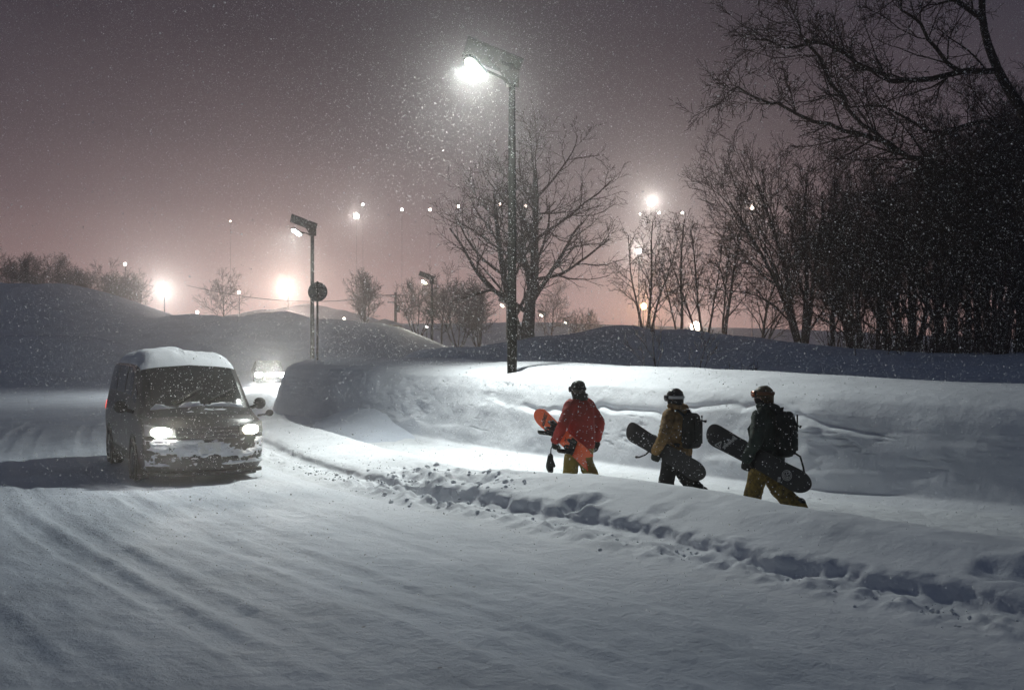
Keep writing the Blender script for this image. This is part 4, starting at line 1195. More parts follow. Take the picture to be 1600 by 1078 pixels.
# oncoming car far down the road: little more than its lamps
cs, _ = sd_of(-14.9, 58)
cx, cyy = -14.35, 58.0
car = empty("distant_car", (cx, cyy, 0.0), R(197))
tag(car, "far oncoming car with dazzling headlights, half hidden behind the minivan's road bend", "car")
car["label"] = "far oncoming car, only its dazzling headlights clear, beside the bank's end"
mb = MB()
secs = [(0.0, 0.95, 0.78), (0.15, 1.1, 0.84), (0.9, 1.42, 0.85), (2.2, 1.45, 0.85), (2.9, 1.1, 0.85), (3.3, 0.95, 0.84), (4.0, 0.86, 0.82), (4.25, 0.7, 0.75)]
mb.loft([[Vector((x * w, y, z)) for x, z in ((-0.9, 0.25), (0.9, 0.25), (1, 0.5), (0.97, min(h, 0.92) - 0.05), (0.76 if h > 1 else 0.85, h - 0.03), (0.6, h), (-0.6, h), (-0.76 if h > 1 else -0.85, h - 0.03), (-0.97, min(h, 0.92) - 0.05), (-1, 0.5))] for y, h, w in secs])
mb.build("body", M["paint"], car, smooth=True)
mb = MB(); mb.loft([[Vector((x, 2.28 + 0.6 * (1 - t), 1.40 - 0.33 * (1 - t) + 0.02)) for x in (-0.62, 0.62)] + [Vector((x, 2.25 + 0.6 * (1 - t), 1.36 - 0.33 * (1 - t))) for x in (0.62, -0.62)] for t in (0, 1)]); mb.build("windshield", M["glass"], car)
for sd in (1, -1):
    for wy in (0.8, 3.35):
        mb = MB(); ring = lambda r, x: [Vector((x, wy + r * math.cos(t * math.pi / 8), 0.31 + r * math.sin(t * math.pi / 8))) for t in range(16)]
        mb.loft([ring(0.2, sd * 0.62), ring(0.31, sd * 0.64), ring(0.31, sd * 0.84), ring(0.2, sd * 0.86)]); mb.build("wheel", M["rubber"], car, smooth=True)
    mb = MB(); mb.ellipsoid((sd * 0.58, 4.2, 0.68), (0.22, 0.09, 0.15)); mb.build("headlight", M["head_glass"], car, smooth=True)
ld = bpy.data.lights.new("headlight_beam", 'SPOT'); ld.energy = 2200; ld.color = (0.97, 1.0, 0.95); ld.spot_size = R(120); ld.spot_blend = 0.9; ld.shadow_soft_size = 0.25
lo = bpy.data.objects.new("headlight_beam", ld); COL.objects.link(lo); lo.parent = car
lo.location = (0, 4.45, 0.72); lo.rotation_euler = (R(89), 0, 0)
# ------------------------------------------------------------------ the three walkers with snowboards
M["skin"] = mat("skin", (0.45, 0.27, 0.20), 0.55, var=0.08)
M["red"] = mat("red_fabric", (0.38, 0.030, 0.018), 0.75, var=0.18, vscale=9, bump=0.4, bscale=90)
M["tan"] = mat("tan_fabric", (0.28, 0.165, 0.055), 0.8, var=0.5, vscale=16, bump=0.4, bscale=90)
M["green"] = mat("dark_green_fabric", (0.030, 0.048, 0.036), 0.8, var=0.25, vscale=9, bump=0.4, bscale=90)
M["olive"] = mat("mustard_fabric", (0.24, 0.18, 0.030), 0.8, var=0.2, vscale=9, bump=0.4, bscale=90)
M["camo"] = mat("mottled_yellow_fabric", (0.22, 0.145, 0.030), 0.8, var=0.65, vscale=22, bump=0.4, bscale=90)
M["black"] = mat("black_fabric", (0.014, 0.014, 0.013), 0.8, var=0.3, vscale=14, bump=0.4, bscale=90)
M["glove"] = mat("dark_glove", (0.018, 0.020, 0.014), 0.7, var=0.4, vscale=30, bump=0.3)
M["helmet_dark"] = mat("dark_helmet", (0.022, 0.025, 0.016), 0.45, var=0.4, vscale=26, snow=0.2, snow_scale=30)
M["helmet_black"] = mat("black_helmet", (0.014, 0.014, 0.014), 0.35, var=0.3, snow=0.12, snow_scale=30)
M["helmet_brown"] = mat("mottled_brown_helmet", (0.085, 0.055, 0.020), 0.5, var=0.7, vscale=24, snow=0.1, snow_scale=30)
M["strap_white"] = mat("white_strap", (0.62, 0.62, 0.60), 0.6, var=0.1)
M["strap_brown"] = mat("brown_strap", (0.16, 0.06, 0.02), 0.6, var=0.3)
M["lens_dark"] = mat("dark_lens", (0.02, 0.02, 0.025), 0.1, spec=0.7)
M["lens_orange"] = mat("orange_lens", (0.45, 0.10, 0.02), 0.12, metal=0.4, spec=0.7)
M["pack_dark"] = mat("dark_backpack", (0.020, 0.024, 0.020), 0.8, var=0.3, vscale=15, bump=0.5, bscale=80)
M["pack_green"] = mat("green_black_backpack", (0.014, 0.020, 0.016), 0.8, var=0.3, vscale=15, bump=0.5, bscale=80)
M["board_red"] = mat("red_board", (0.95, 0.13, 0.03), 0.32, var=0.12, vscale=5, coat=0.3, snow=0.1, snow_scale=24)
M["board_black"] = mat("black_board", (0.016, 0.015, 0.014), 0.38, var=0.3, vscale=5, coat=0.15, snow=0.16, snow_scale=24)
M["board_dark"] = mat("dark_board", (0.012, 0.012, 0.011), 0.38, var=0.3, vscale=5, coat=0.15, snow=0.12, snow_scale=24)
M["edge_steel"] = mat("steel_edge", (0.25, 0.25, 0.25), 0.35, metal=0.9)
M["print_black"] = mat("black_print", (0.012, 0.012, 0.012), 0.5)
M["print_grey"] = mat("grey_print", (0.42, 0.42, 0.40), 0.5, var=0.2, vscale=30)
M["binding"] = mat("binding_plastic", (0.016, 0.018, 0.014), 0.5, var=0.4, vscale=30, snow=0.3, snow_scale=40)

V = Vector
def hand_mesh(mb, wrist, fwd, palm, curl=0.6, side=1, sc=1.0, spread=0.0):
    """gloved hand: palm, four curled fingers of different lengths, thumb from the side of the palm"""
    fwd = V(fwd).normalized(); palm = V(palm); palm = (palm - fwd * palm.dot(fwd)).normalized(); lat = fwd.cross(palm) * side
    w = V(wrist)
    mb.limb([w - fwd * 0.03, w + fwd * 0.03, w + fwd * 0.085 * sc], [0.036 * sc, 0.042 * sc, 0.040 * sc], 10)
    for s_ in (-0.022, 0.022): mb.limb([w + fwd * 0.02 + lat * s_, w + fwd * 0.09 * sc + lat * s_], [0.026 * sc, 0.025 * sc], 8)
    for k, ln in enumerate((0.078, 0.090, 0.084, 0.066)):
        b = w + fwd * 0.088 * sc + lat * (0.036 - 0.024 * k) * sc
        d = (fwd + lat * spread * (1.5 - k)).normalized(); pts = [b - fwd * 0.03]; a = 0.0; p = b
        pts.append(p)
        for j, f in enumerate((0.45, 0.32, 0.23)):
            a += curl * (0.55, 1.0, 0.8)[j]
            p = p + (d * math.cos(a) + palm * math.sin(a)) * ln * f * 1.15 * sc
            pts.append(p)
        mb.limb(pts, [0.0135 * sc, 0.0135 * sc, 0.0125 * sc, 0.0115 * sc, 0.010 * sc], 8)
    tb_ = w + fwd * 0.025 * sc + lat * 0.036 * sc
    mb.limb([tb_, tb_ + (fwd * 0.6 + lat * 0.8).normalized() * 0.035 * sc, tb_ + (fwd * 0.8 + lat * 0.5 + palm * 0.35).normalized() * 0.075 * sc], [0.018 * sc, 0.016 * sc, 0.012 * sc], 8)

def oval(c, rx, ry, n=20, tilt=0.0, p=2.3):
    out = []
    for j in range(n):
        t = 2 * math.pi * j / n; cx_, sx_ = math.cos(t), math.sin(t)
        x = rx * math.copysign(abs(cx_) ** (2 / p), cx_); y = ry * math.copysign(abs(sx_) ** (2 / p), sx_)
        out.append(V((c[0] + x, c[1] + y, c[2] + tilt * y)))
    return out

def walker(loc, heading, scale, lean, jacket, trousers, left, right, helm, helm_kind, label, stride, twist=0.0, hem=0.74, head_turn=0.0, hood=True, seed=0, gaiter="black"):
    root = empty("person", loc, R(heading)); root.scale = (scale,) * 3
    tag(root, label, "person", "snowboarders walking along the snow bank")
    ly = lambda z: math.tan(R(lean)) * max(0, z - 0.9)           # forward lean of the trunk
    hip = [V((s * 0.095, 0.0, 0.90)) for s in (-1, 1)]
    fl, fr = stride
    knee = [V((-0.105, 0.10 * fl + 0.05, 0.49)), V((0.105, 0.10 * fr + 0.05, 0.49))]
    ank = [V((-0.10, 0.36 * fl - 0.02, 0.11 + 0.06 * max(0, -fl))), V((0.10, 0.36 * fr - 0.02, 0.11 + 0.06 * max(0, -fr)))]
    sh = [V((s * 0.185, ly(1.35), 1.36)) for s in (-1, 1)]
    hc = V((0, ly(1.6) + 0.02, 1.575))
    rt = Matrix.Rotation(R(head_turn), 3, 'Z')
    arms = [[sh[0], V(left[0]), V(left[1])], [sh[1], V(right[0]), V(right[1])]]
    # the body itself, one surface from head to feet
    mb = MB()
    mb.loft([oval((0, ly(z), z), rx, ry) for z, rx, ry in ((0.82, 0.10, 0.08), (0.88, 0.155, 0.11), (1.0, 0.15, 0.105), (1.12, 0.145, 0.10), (1.25, 0.165, 0.11), (1.36, 0.16, 0.09), (1.42, 0.08, 0.06))])
    for i in (0, 1):
        mb.limb([hip[i], knee[i], ank[i]], [0.085, 0.058, 0.042]); mb.limb([ank[i], ank[i] + V((0, 0.06, -0.05)), ank[i] + V((0, 0.16, -0.07))], [0.045, 0.04, 0.03])
        mb.limb(arms[i], [0.055, 0.045, 0.032])
    mb.limb([V((0, ly(1.4), 1.38)), V((0, ly(1.5), 1.50)), hc], [0.062, 0.058, 0.06])
    mb.ellipsoid(hc, (0.076, 0.095, 0.112)); mb.ellipsoid(hc + rt @ V((0, 0.055, -0.065)), (0.05, 0.045, 0.05))
    mb.limb([hc + rt @ V((0, 0.088, 0.015)), hc + rt @ V((0, 0.112, -0.025))], [0.012, 0.017], 8)
    for s_ in (-1, 1):
        mb.ellipsoid(hc + rt @ V((s_ * 0.08, -0.005, -0.01)), (0.014, 0.026, 0.034)); mb.ellipsoid(hc + rt @ V((s_ * 0.033, 0.082, 0.012)), (0.016, 0.012, 0.011))
    mb.limb([hc + rt @ V((-0.025, 0.094, -0.058)), hc + rt @ V((0.025, 0.094, -0.058))], [0.009, 0.009], 6)
    mb.build_soft("body", M["skin"], root, voxel=0.015, smooth_it=3)
    # trousers
    mb = MB()
    mb.loft([oval((0, ly(z), z), rx, ry) for z, rx, ry in ((0.78, 0.14, 0.11), (0.84, 0.195, 0.15), (0.93, 0.195, 0.155), (1.02, 0.17, 0.13))])
    for i in (0, 1):
        mid = hip[i].lerp(knee[i], 0.5); sh_ = knee[i].lerp(ank[i], 0.55)
        mb.limb([hip[i] + V((0, 0, -0.03)), mid, knee[i], sh_, ank[i] + V((0, 0, 0.03))], [0.135, 0.128, 0.112, 0.112, 0.118], 14)
    mb.build_soft("trousers", trousers, root, voxel=0.014, smooth_it=4, wrinkle=0.012, wscale=8, seed=seed + 1)
    # boots
    for i in (0, 1):
        mb = MB(); a = ank[i]
        mb.limb([a + V((0, -0.02, 0.12)), a + V((0, -0.02, 0.0)), a + V((0, 0.0, -0.05))], [0.068, 0.07, 0.066], 12)
        mb.limb([a + V((0, -0.05, -0.065)), a + V((0, 0.06, -0.06)), a + V((0, 0.17, -0.07))], [0.052, 0.056, 0.046], 12)
        mb.build_soft("boot", M["black"], root, voxel=0.012, smooth_it=2)
    # jacket with sleeves, collar and hood in one
    mb = MB()
    tw = Matrix.Rotation(R(twist), 3, 'Z')
    prof_ = [(hem, 0.218, 0.165), (hem + 0.05, 0.232, 0.18), (0.93, 0.225, 0.172), (1.05, 0.215, 0.165), (1.17, 0.225, 0.165), (1.27, 0.23, 0.158), (1.345, 0.212, 0.135), (1.40, 0.150, 0.11), (1.44, 0.085, 0.085), (1.48, 0.078, 0.08)]
    mb.loft([[V((0, ly(z), 0)) + (Matrix.Rotation(R(twist * min(1, max(0, (z - 0.8) / 0.5))), 3, 'Z') @ (p - V((0, ly(z), 0)))) for p in oval((0, ly(z), z), rx, ry, 24)] for z, rx, ry in prof_])
    for i, s_ in ((0, -1), (1, 1)):
        a, b, c = arms[i]
        mb.limb([V((s_ * 0.12, ly(1.3), 1.335)), a + V((0, 0, -0.01)), a.lerp(b, 0.5), b, b.lerp(c, 0.5), c], [0.085, 0.093, 0.088, 0.082, 0.073, 0.066], 14)
    if hood:
        for k in range(9):
            t = math.pi * (k / 8) * 1.25 - math.pi * 0.125
            p = V((0.115 * math.cos(t), ly(1.44) - 0.02 - 0.105 * math.sin(t), 1.465 - 0.02 * math.sin(t)))
            mb.ellipsoid(p, (0.052, 0.052, 0.045), nu=10, nv=6)
        mb.ellipsoid((0, ly(1.4) - 0.115, 1.40), (0.11, 0.055, 0.08))
    mb.build_soft("jacket", jacket, root, voxel=0.013, smooth_it=3, wrinkle=0.013, wscale=8.5, seed=seed, stretch=(1, 1, 1.5))
    # neck warmer over mouth and neck
    mb = MB()
    mb.loft([oval((hc.x, hc.y - 0.01 + dy, hc.z + dz), rx, ry, 18) for dz, rx, ry, dy in ((-0.17, 0.088, 0.09, -0.01), (-0.11, 0.08, 0.09, 0.0), (-0.06, 0.083, 0.104, 0.008), (-0.015, 0.082, 0.108, 0.01), (0.0, 0.07, 0.09, 0.0))])
    mb.build_soft("neck_warmer", M[gaiter], root, voxel=0.010, smooth_it=2, wrinkle=0.005, wscale=18)
    # helmet
    mb = MB(); rings = []
    for k in range(10):
        th_ = math.pi * 0.5 * (1 - k / 9.0)
        z = 0.005 + 0.118 * math.sin(th_) ; q = max(0.06, math.cos(th_)) 
        rings.append([hc + rt @ V((0.106 * q * math.cos(t), -0.008 + 0.127 * q * math.sin(t), 0.028 + z - 0.0)) for t in np.linspace(0, 2 * math.pi, 24, endpoint=False)])
    low = [hc + rt @ V((0.103 * math.cos(t), -0.01 + 0.122 * math.sin(t), 0.02 - 0.085 * sstep(0.35, -0.35, math.sin(t)))) for t in np.linspace(0, 2 * math.pi, 24, endpoint=False)]
    rings = rings[::1] + [low]
    mb.loft(rings)
    hp = mb.build("helmet", helm, root, smooth=True)
    for k in (-1, 0, 1):
        mb = MB(); mb.tube([hc + rt @ V((k * 0.045, -0.11 + 0.17 * t, 0.075 + 0.075 * math.sin(math.pi * (0.12 + 0.8 * t)) - 0.012 * abs(k))) for t in np.linspace(0, 1, 8)], 0.007, 6); mb.build("vent_rib", helm, hp, smooth=True)
    # goggles with strap
    zg = 0.045 if helm_kind == "up" else 0.012
    def arc(a0, a1, r1, r2, z, h, n=16, tuck=0.0):
        rr = []
        for t in np.linspace(a0, a1, n):
            c_, s_ = math.cos(t), math.sin(t)
            ring_ = [hc + rt @ V(((r1 + o) * c_, -0.008 + (r2 + o) * s_, z + zz_)) for o, zz_ in ((-0.012, -h), (0.004, -h), (0.008, 0), (0.004, h), (-0.012, h))]
            rr.append(ring_)
        m_ = MB(); m_.loft(rr); return m_
    gg = arc(R(90 - 62), R(90 + 62), 0.115, 0.150, zg, 0.044).build("goggles", M["helmet_black"], root, smooth=True)
    arc(R(90 - 54), R(90 + 54), 0.123, 0.158, zg + 0.002, 0.033).build("goggle_lens", M["lens_orange"] if helm_kind == "up" else M["lens_dark"], gg, smooth=True)
    arc(R(90 + 58), R(360 + 90 - 58), 0.109, 0.131, zg + 0.012, 0.020, 26).build("goggle_strap", M["strap_white"] if helm_kind == "white" else (M["strap_brown"] if helm_kind == "up" else M["black"]), gg, smooth=True)
    return root, arms, ly

def gloves(root, arms, left_dir, left_palm, right_dir, right_palm, cl=1.0, cr_=0.55):
    for i, (d, pm, cu, sd) in enumerate(((left_dir, left_palm, cl, 1), (right_dir, right_palm, cr_, -1))):
        mb = MB(); w = arms[i][2]; e_ = arms[i][1]; ax = (w - e_).normalized()
        mb.limb([w - ax * 0.03, w + ax * 0.02], [0.056, 0.046], 12)
        hand_mesh(mb, w + ax * 0.02, d, pm, cu, sd, 1.12)
        mb.build_soft("glove", M["glove"], root, voxel=0.0075, smooth_it=2)

def board(root, centre, pitch, roll, length, width, material, swallow=False, bindings_out=True, yaw=0.0):
    """a snowboard carried on edge, placed in the carrier's space then left as a thing of its own"""
    o = empty("snowboard")
    o.matrix_world = root_matrix(root) @ (Matrix.Translation(V(centre)) @ Matrix.Rotation(R(yaw), 4, 'Z') @ Matrix.Rotation(R(pitch), 4, 'X') @ Matrix.Rotation(R(roll), 4, 'Y'))
    Lh = length / 2
    def hw(u):     # half width along the board, u from tail to nose
        a = abs(u) / Lh
        body_ = width / 2 * (0.88 + 0.12 * min(1, (a / 0.72)) ** 2)
        end = 1.0 if a < 0.74 else math.sqrt(max(0.0, 1 - ((a - 0.74) / 0.26) ** 2.4))
        return max(0.004, body_ * end)
    def rock(u):
        a = abs(u) / Lh
        return -0.055 * max(0, (a - 0.74) / 0.26) ** 2 * (1 if (u > 0 or not swallow) else 0.3)
    th_ = 0.006
    sgn = -1 if bindings_out else 1      # upturned tips point to the binding side
    mb = MB()
    us = np.concatenate([-Lh + 0.0005 + 0.26 * Lh * (1 - np.cos(np.linspace(0, math.pi / 2, 12))), np.linspace(-0.72 * Lh, 0.72 * Lh, 14)[1:-1], (Lh - 0.0005 - 0.26 * Lh * (1 - np.cos(np.linspace(0, math.pi / 2, 12))))[::-1]])
    def rect(u, v0, v1):
        x = rock(u) * -sgn * -1 * -1
        x = sgn * -rock(u) * 1.0
        return [V((x - th_, u, v0)), V((x + th_, u, v0)), V((x + th_, u, (v0 + v1) / 2)), V((x + th_, u, v1)), V((x - th_, u, v1)), V((x - th_, u, (v0 + v1) / 2))]
    if not swallow:
        mb.loft([rect(u, -hw(u), hw(u)) for u in us])
    else:
        w0 = width / 2 * 0.97
        cut = -Lh + 0.15
        uu = [u for u in us if u > cut + 0.02]
        mb.loft([rect(cut, -w0, w0)] + [rect(u, -hw(u) if u > -0.5 * Lh else -w0, hw(u) if u > -0.5 * Lh else w0) for u in uu])
        for s_ in (-1, 1):
            rs = []
            for t in np.linspace(0, 1, 6):
                u = cut + 0.001 - 0.15 * t; inner = 0.012 + (w0 - 0.02) * t ** 1.3; outer = w0 - 0.01 * t
                rs.append(rect(u, s_ * inner, s_ * outer) if s_ > 0 else rect(u, -outer, -inner))
            mb.loft(rs)
    dk = mb.build("deck", material, o, smooth=False, bevel=0.0)
    for u0 in (-0.27, 0.27):
        s_ = sgn
        X = lambda h: s_ * (th_ + h)
        mb = MB(); mb.box((X(0.014), u0, 0.0), (0.026, 0.125, 0.235))
        b_ = mb.build("binding", M["binding"], o, bevel=0.006)
        mb = MB(); rr = []
        for t in np.linspace(0, 1, 7):      # highback at the heel edge
            h = 0.02 + 0.23 * t
            wd = 0.062 * (1 - 0.25 * t)
            rr.append([V((X(h), u0 + wd * k, -0.115 - 0.01 * t + (0.02 if abs(k) == 1 else 0.0) + 0.035 * t)) for k in (-1, -0.5, 0, 0.5, 1)] + [V((X(h), u0 + wd * k, -0.103 - 0.01 * t + (0.02 if abs(k) == 1 else 0) + 0.035 * t)) for k in (1, 0.5, 0, -0.5, -1)])
        mb.loft(rr); mb.build("highback", M["binding"], b_, smooth=False)
        for vz, hh, r in ((-0.035, 0.125, 0.017), (0.07, 0.085, 0.014)):
            mb = MB(); mb.tube([V((X(0.02 + hh * math.sin(t)), u0 - 0.066 * math.cos(t) * 1.05, vz + 0.02 * math.sin(t))) for t in np.linspace(0.0, math.pi, 10)], r, 6); mb.build("strap", M["binding"], b_, smooth=True)
            mb = MB(); mb.box((X(0.05), u0 + 0.078, vz), (0.05, 0.02, 0.035)); mb.build("buckle", M["binding"], b_, bevel=0.004)
    return o, sgn, th_
def root_matrix(r): return Matrix.Translation(r.location) @ Matrix.Rotation(r.rotation_euler.z, 4, 'Z') @ Matrix.Diagonal((*r.scale, 1))
def strokes(o, segs, x, w, material, name="print"):
    """flat printed strokes on a board: segs of ((u, v), (u, v))"""
    mb = MB()
    for (a, b) in segs:
        a = V((0, *a)); b = V((0, *b)); d = (b - a); l_ = d.length; d = d / max(l_, 1e-6); n_ = V((0, -d.z, d.y)) * w / 2
        q = [a - n_, b - n_, b + n_, a + n_]
        mb.add([p + V((x, 0, 0)) for p in q] + [p + V((x * 0.93, 0, 0)) for p in q], [(0, 1, 2, 3), (7, 6, 5, 4), (0, 3, 7, 4), (1, 5, 6, 2), (0, 4, 5, 1), (3, 2, 6, 7)])
    return mb.build(name, material, o)

PZ = -0.05
# --- first walker: red jacket
p1, arms, ly = walker((1.02, 14.75, PZ), 40, 0.975, 4, M["red"], M["olive"], ((-0.405, -0.04, 1.07), (-0.40, 0.14, 0.83)), ((0.315, -0.08, 1.07), (0.345, 0.0, 0.82)), M["helmet_dark"], "dark",
                      "snowboarder in red jacket and mustard trousers, first of the three walkers", (0.5, -0.5), twist=-14, hem=0.70, head_turn=0, hood=False, seed=3)
gloves(p1, arms, (0.25, 0.25, -0.9), (1, 0.1, 0.1), (0.05, 0.1, -1), (-1, 0.2, 0))
mb = MB()      # dark hair and hood lining over the collar
for k in range(11):
    t = math.pi * k / 10 * 1.2 - 0.3
    mb.ellipsoid((0.07 * math.cos(t) + 0.015, ly(1.48) - 0.02 - 0.075 * math.sin(t), 1.475), (0.045, 0.04, 0.06), nu=8, nv=6)
mb.build_soft("hair", M["glove"], p1, voxel=0.011, smooth_it=1, wrinkle=0.014, wscale=26)
b1, sg1, th1 = board(p1, (-0.345, 0.02, 0.88), 26, 3, 1.50, 0.28, M["board_red"], swallow=True, bindings_out=True, yaw=-6)
tag(b1, "red snowboard with swallow tail and bindings outward, under the first walker's arm", "snowboard")
xx = sg1 * (th1 + 0.0035)
def glyphs(rows, u0, v0, cell, w_):
    out = []
    for (a, b, c, d) in rows: out.append(((u0 + a * cell, v0 + b * cell), (u0 + c * cell, v0 + d * cell)))
    return out
# block letters near the nose and a small cross by the rear foot
strokes(b1, glyphs([(0, 0, 0, 3), (0, 3, 2, 3), (2, 3, 2, 1.6), (0, 0, 1, 0), (1, 0, 1, 2.2)], 0.50, -0.085, 0.030, 0), xx, 0.022, M["print_black"])
strokes(b1, glyphs([(0, 0, 0, 2.4), (0, 0, 2, 0), (2, 0, 2, 2.4), (1, 0.2, 1, 1.8)], 0.505, 0.03, 0.030, 0), xx, 0.020, M["print_black"])
strokes(b1, [((-0.10, -0.03), (-0.05, 0.03)), ((-0.10, 0.03), (-0.05, -0.03))], xx, 0.009, M["print_black"])
# mitten hanging from its leash under the board
mt = empty("mitten"); mt.matrix_world = root_matrix(p1) @ Matrix.Translation(V((-0.44, 0.20, 0.70)))
mb = MB(); mb.limb([(0, 0, -0.10), (0.0, 0.01, -0.18), (0.01, 0.03, -0.27), (0.0, 0.0, -0.33)], [0.035, 0.05, 0.056, 0.045], 10); mb.limb([(0, -0.03, -0.17), (0, -0.085, -0.25)], [0.026, 0.022], 8)
mb.build_soft("shell", M["glove"], mt, voxel=0.010, smooth_it=2, wrinkle=0.006, wscale=20)
mb = MB(); mb.tube([(0.03, -0.02, 0.06), (0.01, 0, 0.0), (0, 0, -0.08)], 0.008, 6); mb.build("leash", M["black"], mt, smooth=True)
tag(mt, "dark mitten dangling on its leash below the red snowboard", "mitten")

# --- second walker: tan jacket, black trousers, black backpack
p2, arms, ly = walker((2.24, 13.45, PZ), 47, 0.935, 3, M["tan"], M["black"], ((-0.40, -0.03, 1.06), (-0.39, 0.12, 0.84)), ((0.30, -0.08, 1.07), (0.30, 0.06, 0.84)), M["helmet_black"], "white",
                      "snowboarder in tan jacket, black trousers and white-strapped goggles, second of the three walkers", (0.55, -0.9), hem=0.76, head_turn=18, seed=11)
gloves(p2, arms, (0.25, 0.25, -0.9), (1, 0.1, 0.1), (0.05, 0.2, -1), (-1, 0.2, 0))
b2, sg2, th2 = board(p2, (-0.325, 0.04, 0.85), 23, 2, 1.50, 0.285, M["board_black"], bindings_out=False, yaw=-3)
tag(b2, "plain dark grey snowboard under the second walker's left arm", "snowboard", )
mb = MB(); mb.tube([(0.02, 0.22, -0.12), (0.0, 0.25, -0.19), (-0.03, 0.31, -0.26), (-0.03, 0.37, -0.29)], [0.012, 0.012, 0.012, 0.02], 6); mb.build("leash", M["binding"], b2, smooth=True)

# --- third walker: dark green jacket, mottled yellow trousers, backpack
p3, arms, ly = walker((3.17, 12.32, PZ), 50, 0.98, 4, M["green"], M["camo"], ((-0.40, -0.03, 1.06), (-0.39, 0.10, 0.83)), ((0.30, -0.08, 1.07), (0.30, 0.06, 0.84)), M["helmet_brown"], "up",
                      "snowboarder in dark green jacket with orange-lensed goggles, last of the three walkers", (0.7, -0.95), hem=0.74, head_turn=12, seed=23, gaiter="black")
gloves(p3, arms, (0.25, 0.25, -0.9), (1, 0.1, 0.1), (0.05, 0.2, -1), (-1, 0.2, 0))
b3, sg3, th3 = board(p3, (-0.325, 0.02, 0.85), 23, 2, 1.55, 0.285, M["board_dark"], bindings_out=False, yaw=-3)
tag(b3, "black snowboard with grey lettering and a round emblem, under the third walker's arm", "snowboard")
xb = -sg3 * (th3 + 0.0035)
sc_ = []
prng = random.Random(4)
u = 0.34
sc_ += [((0.565, -0.115), (0.50, -0.03)), ((0.56, -0.115), (0.47, -0.115)), ((0.50, -0.03), (0.49, -0.085)), ((0.53, -0.08), (0.48, -0.10))]
for k in range(9):      # a run of brush-like script across the board
    c0 = -0.09 + 0.022 * k; u_ = 0.43 - 0.012 * k
    sc_ += [((u_ + 0.025, c0), (u_ - 0.02, c0 + 0.012 + 0.008 * (k % 2))), ((u_ - 0.02, c0 + 0.012 + 0.008 * (k % 2)), (u_ + 0.02 + 0.015 * (k % 3), c0 + 0.022))]
strokes(b3, sc_, xb, 0.013, M["print_grey"])
for rr_ in (0.062, 0.045):
    strokes(b3, [((-0.47 + rr_ * math.cos(2 * math.pi * k / 20), rr_ * math.sin(2 * math.pi * k / 20)), (-0.47 + rr_ * math.cos(2 * math.pi * (k + 1) / 20), rr_ * math.sin(2 * math.pi * (k + 1) / 20))) for k in range(20)], xb, 0.008, M["print_grey"], "emblem")
strokes(b3, [((-0.49, -0.03), (-0.45, 0.03)), ((-0.49, 0.03), (-0.47, 0.0)), ((-0.46, -0.03), (-0.44, 0.0)), ((-0.50, 0.0), (-0.47, -0.035))], xb, 0.008, M["print_grey"], "emblem")
strokes(b3, [((-0.40, -0.13), (-0.38, -0.07)), ((-0.42, -0.12), (-0.40, -0.06))], xb, 0.012, M["print_grey"])

def backpack(root, ly, material, height, label, straps):
    o = empty("backpack"); o.matrix_world = root_matrix(root) @ Matrix.Translation(V((0, ly(1.1) - 0.155, 1.13)))
    h = height / 2
    mb = MB()
    mb.loft([oval((0, -0.085 - 0.02 * math.sin(math.pi * t), -h + 2 * h * t), 0.155 * k, 0.10 * k2, 20, p=3.4) for t, k, k2 in ((0, 0.75, 0.6), (0.06, 0.95, 0.95), (0.3, 1.0, 1.12), (0.7, 0.98, 1.0), (0.92, 0.88, 0.8), (1.0, 0.6, 0.5))])
    mb.ellipsoid((0, -0.185, -h * 0.35), (0.11, 0.05, h * 0.42))
    for s_ in (-1, 1): mb.ellipsoid((s_ * 0.15, -0.09, -h * 0.45), (0.04, 0.07, h * 0.40))
    mb.build_soft("bag", material, o, voxel=0.012, smooth_it=3, wrinkle=0.007, wscale=14)
    for s_ in (-1, 1):
        mb = MB()
        mb.tube([(s_ * 0.10, -0.03, h * 0.85), (s_ * 0.125, 0.07, h + 0.05), (s_ * 0.135, 0.22, h * 0.75), (s_ * 0.15, 0.33, 0.05), (s_ * 0.20, 0.26, -h * 0.55), (s_ * 0.18, 0.0, -h * 0.8)], [0.024] * 6, 8)
        mb.build("shoulder_strap", material, o, smooth=True)
        mb = MB(); mb.box((s_ * 0.09, -0.205, 0.02), (0.022, 0.012, height * 0.8)); mb.build("compression_strap", M["black"], o)
    mb = MB(); mb.tube([(-0.03, -0.03, h - 0.01), (-0.02, -0.05, h + 0.05), (0.02, -0.05, h + 0.05), (0.03, -0.03, h - 0.01)], 0.010, 6); mb.build("grab_loop", M["black"], o, smooth=True)
    for pts in straps:
        mb = MB(); mb.tube(pts, [0.012] * (len(pts) - 1) + [0.022], 6); mb.build("loose_strap", M["black"], o, smooth=True)
    tag(o, label, "backpack")
    return o
backpack(p2, ly, M["pack_dark"], 0.50, "dark backpack worn by the walker in the tan jacket", [[(0.0, -0.20, 0.14), (0.0, -0.28, 0.15), (0.0, -0.33, 0.145)]])
backpack(p3, ly, M["pack_green"], 0.56, "black backpack with dangling strap on the walker in dark green", [[(0.0, -0.21, 0.12), (0.0, -0.27, 0.11), (0.0, -0.29, 0.10)],
         [(0.03, -0.18, -0.22), (0.03, -0.27, -0.27), (0.03, -0.31, -0.40), (0.03, -0.33, -0.52), (0.03, -0.35, -0.55)]])
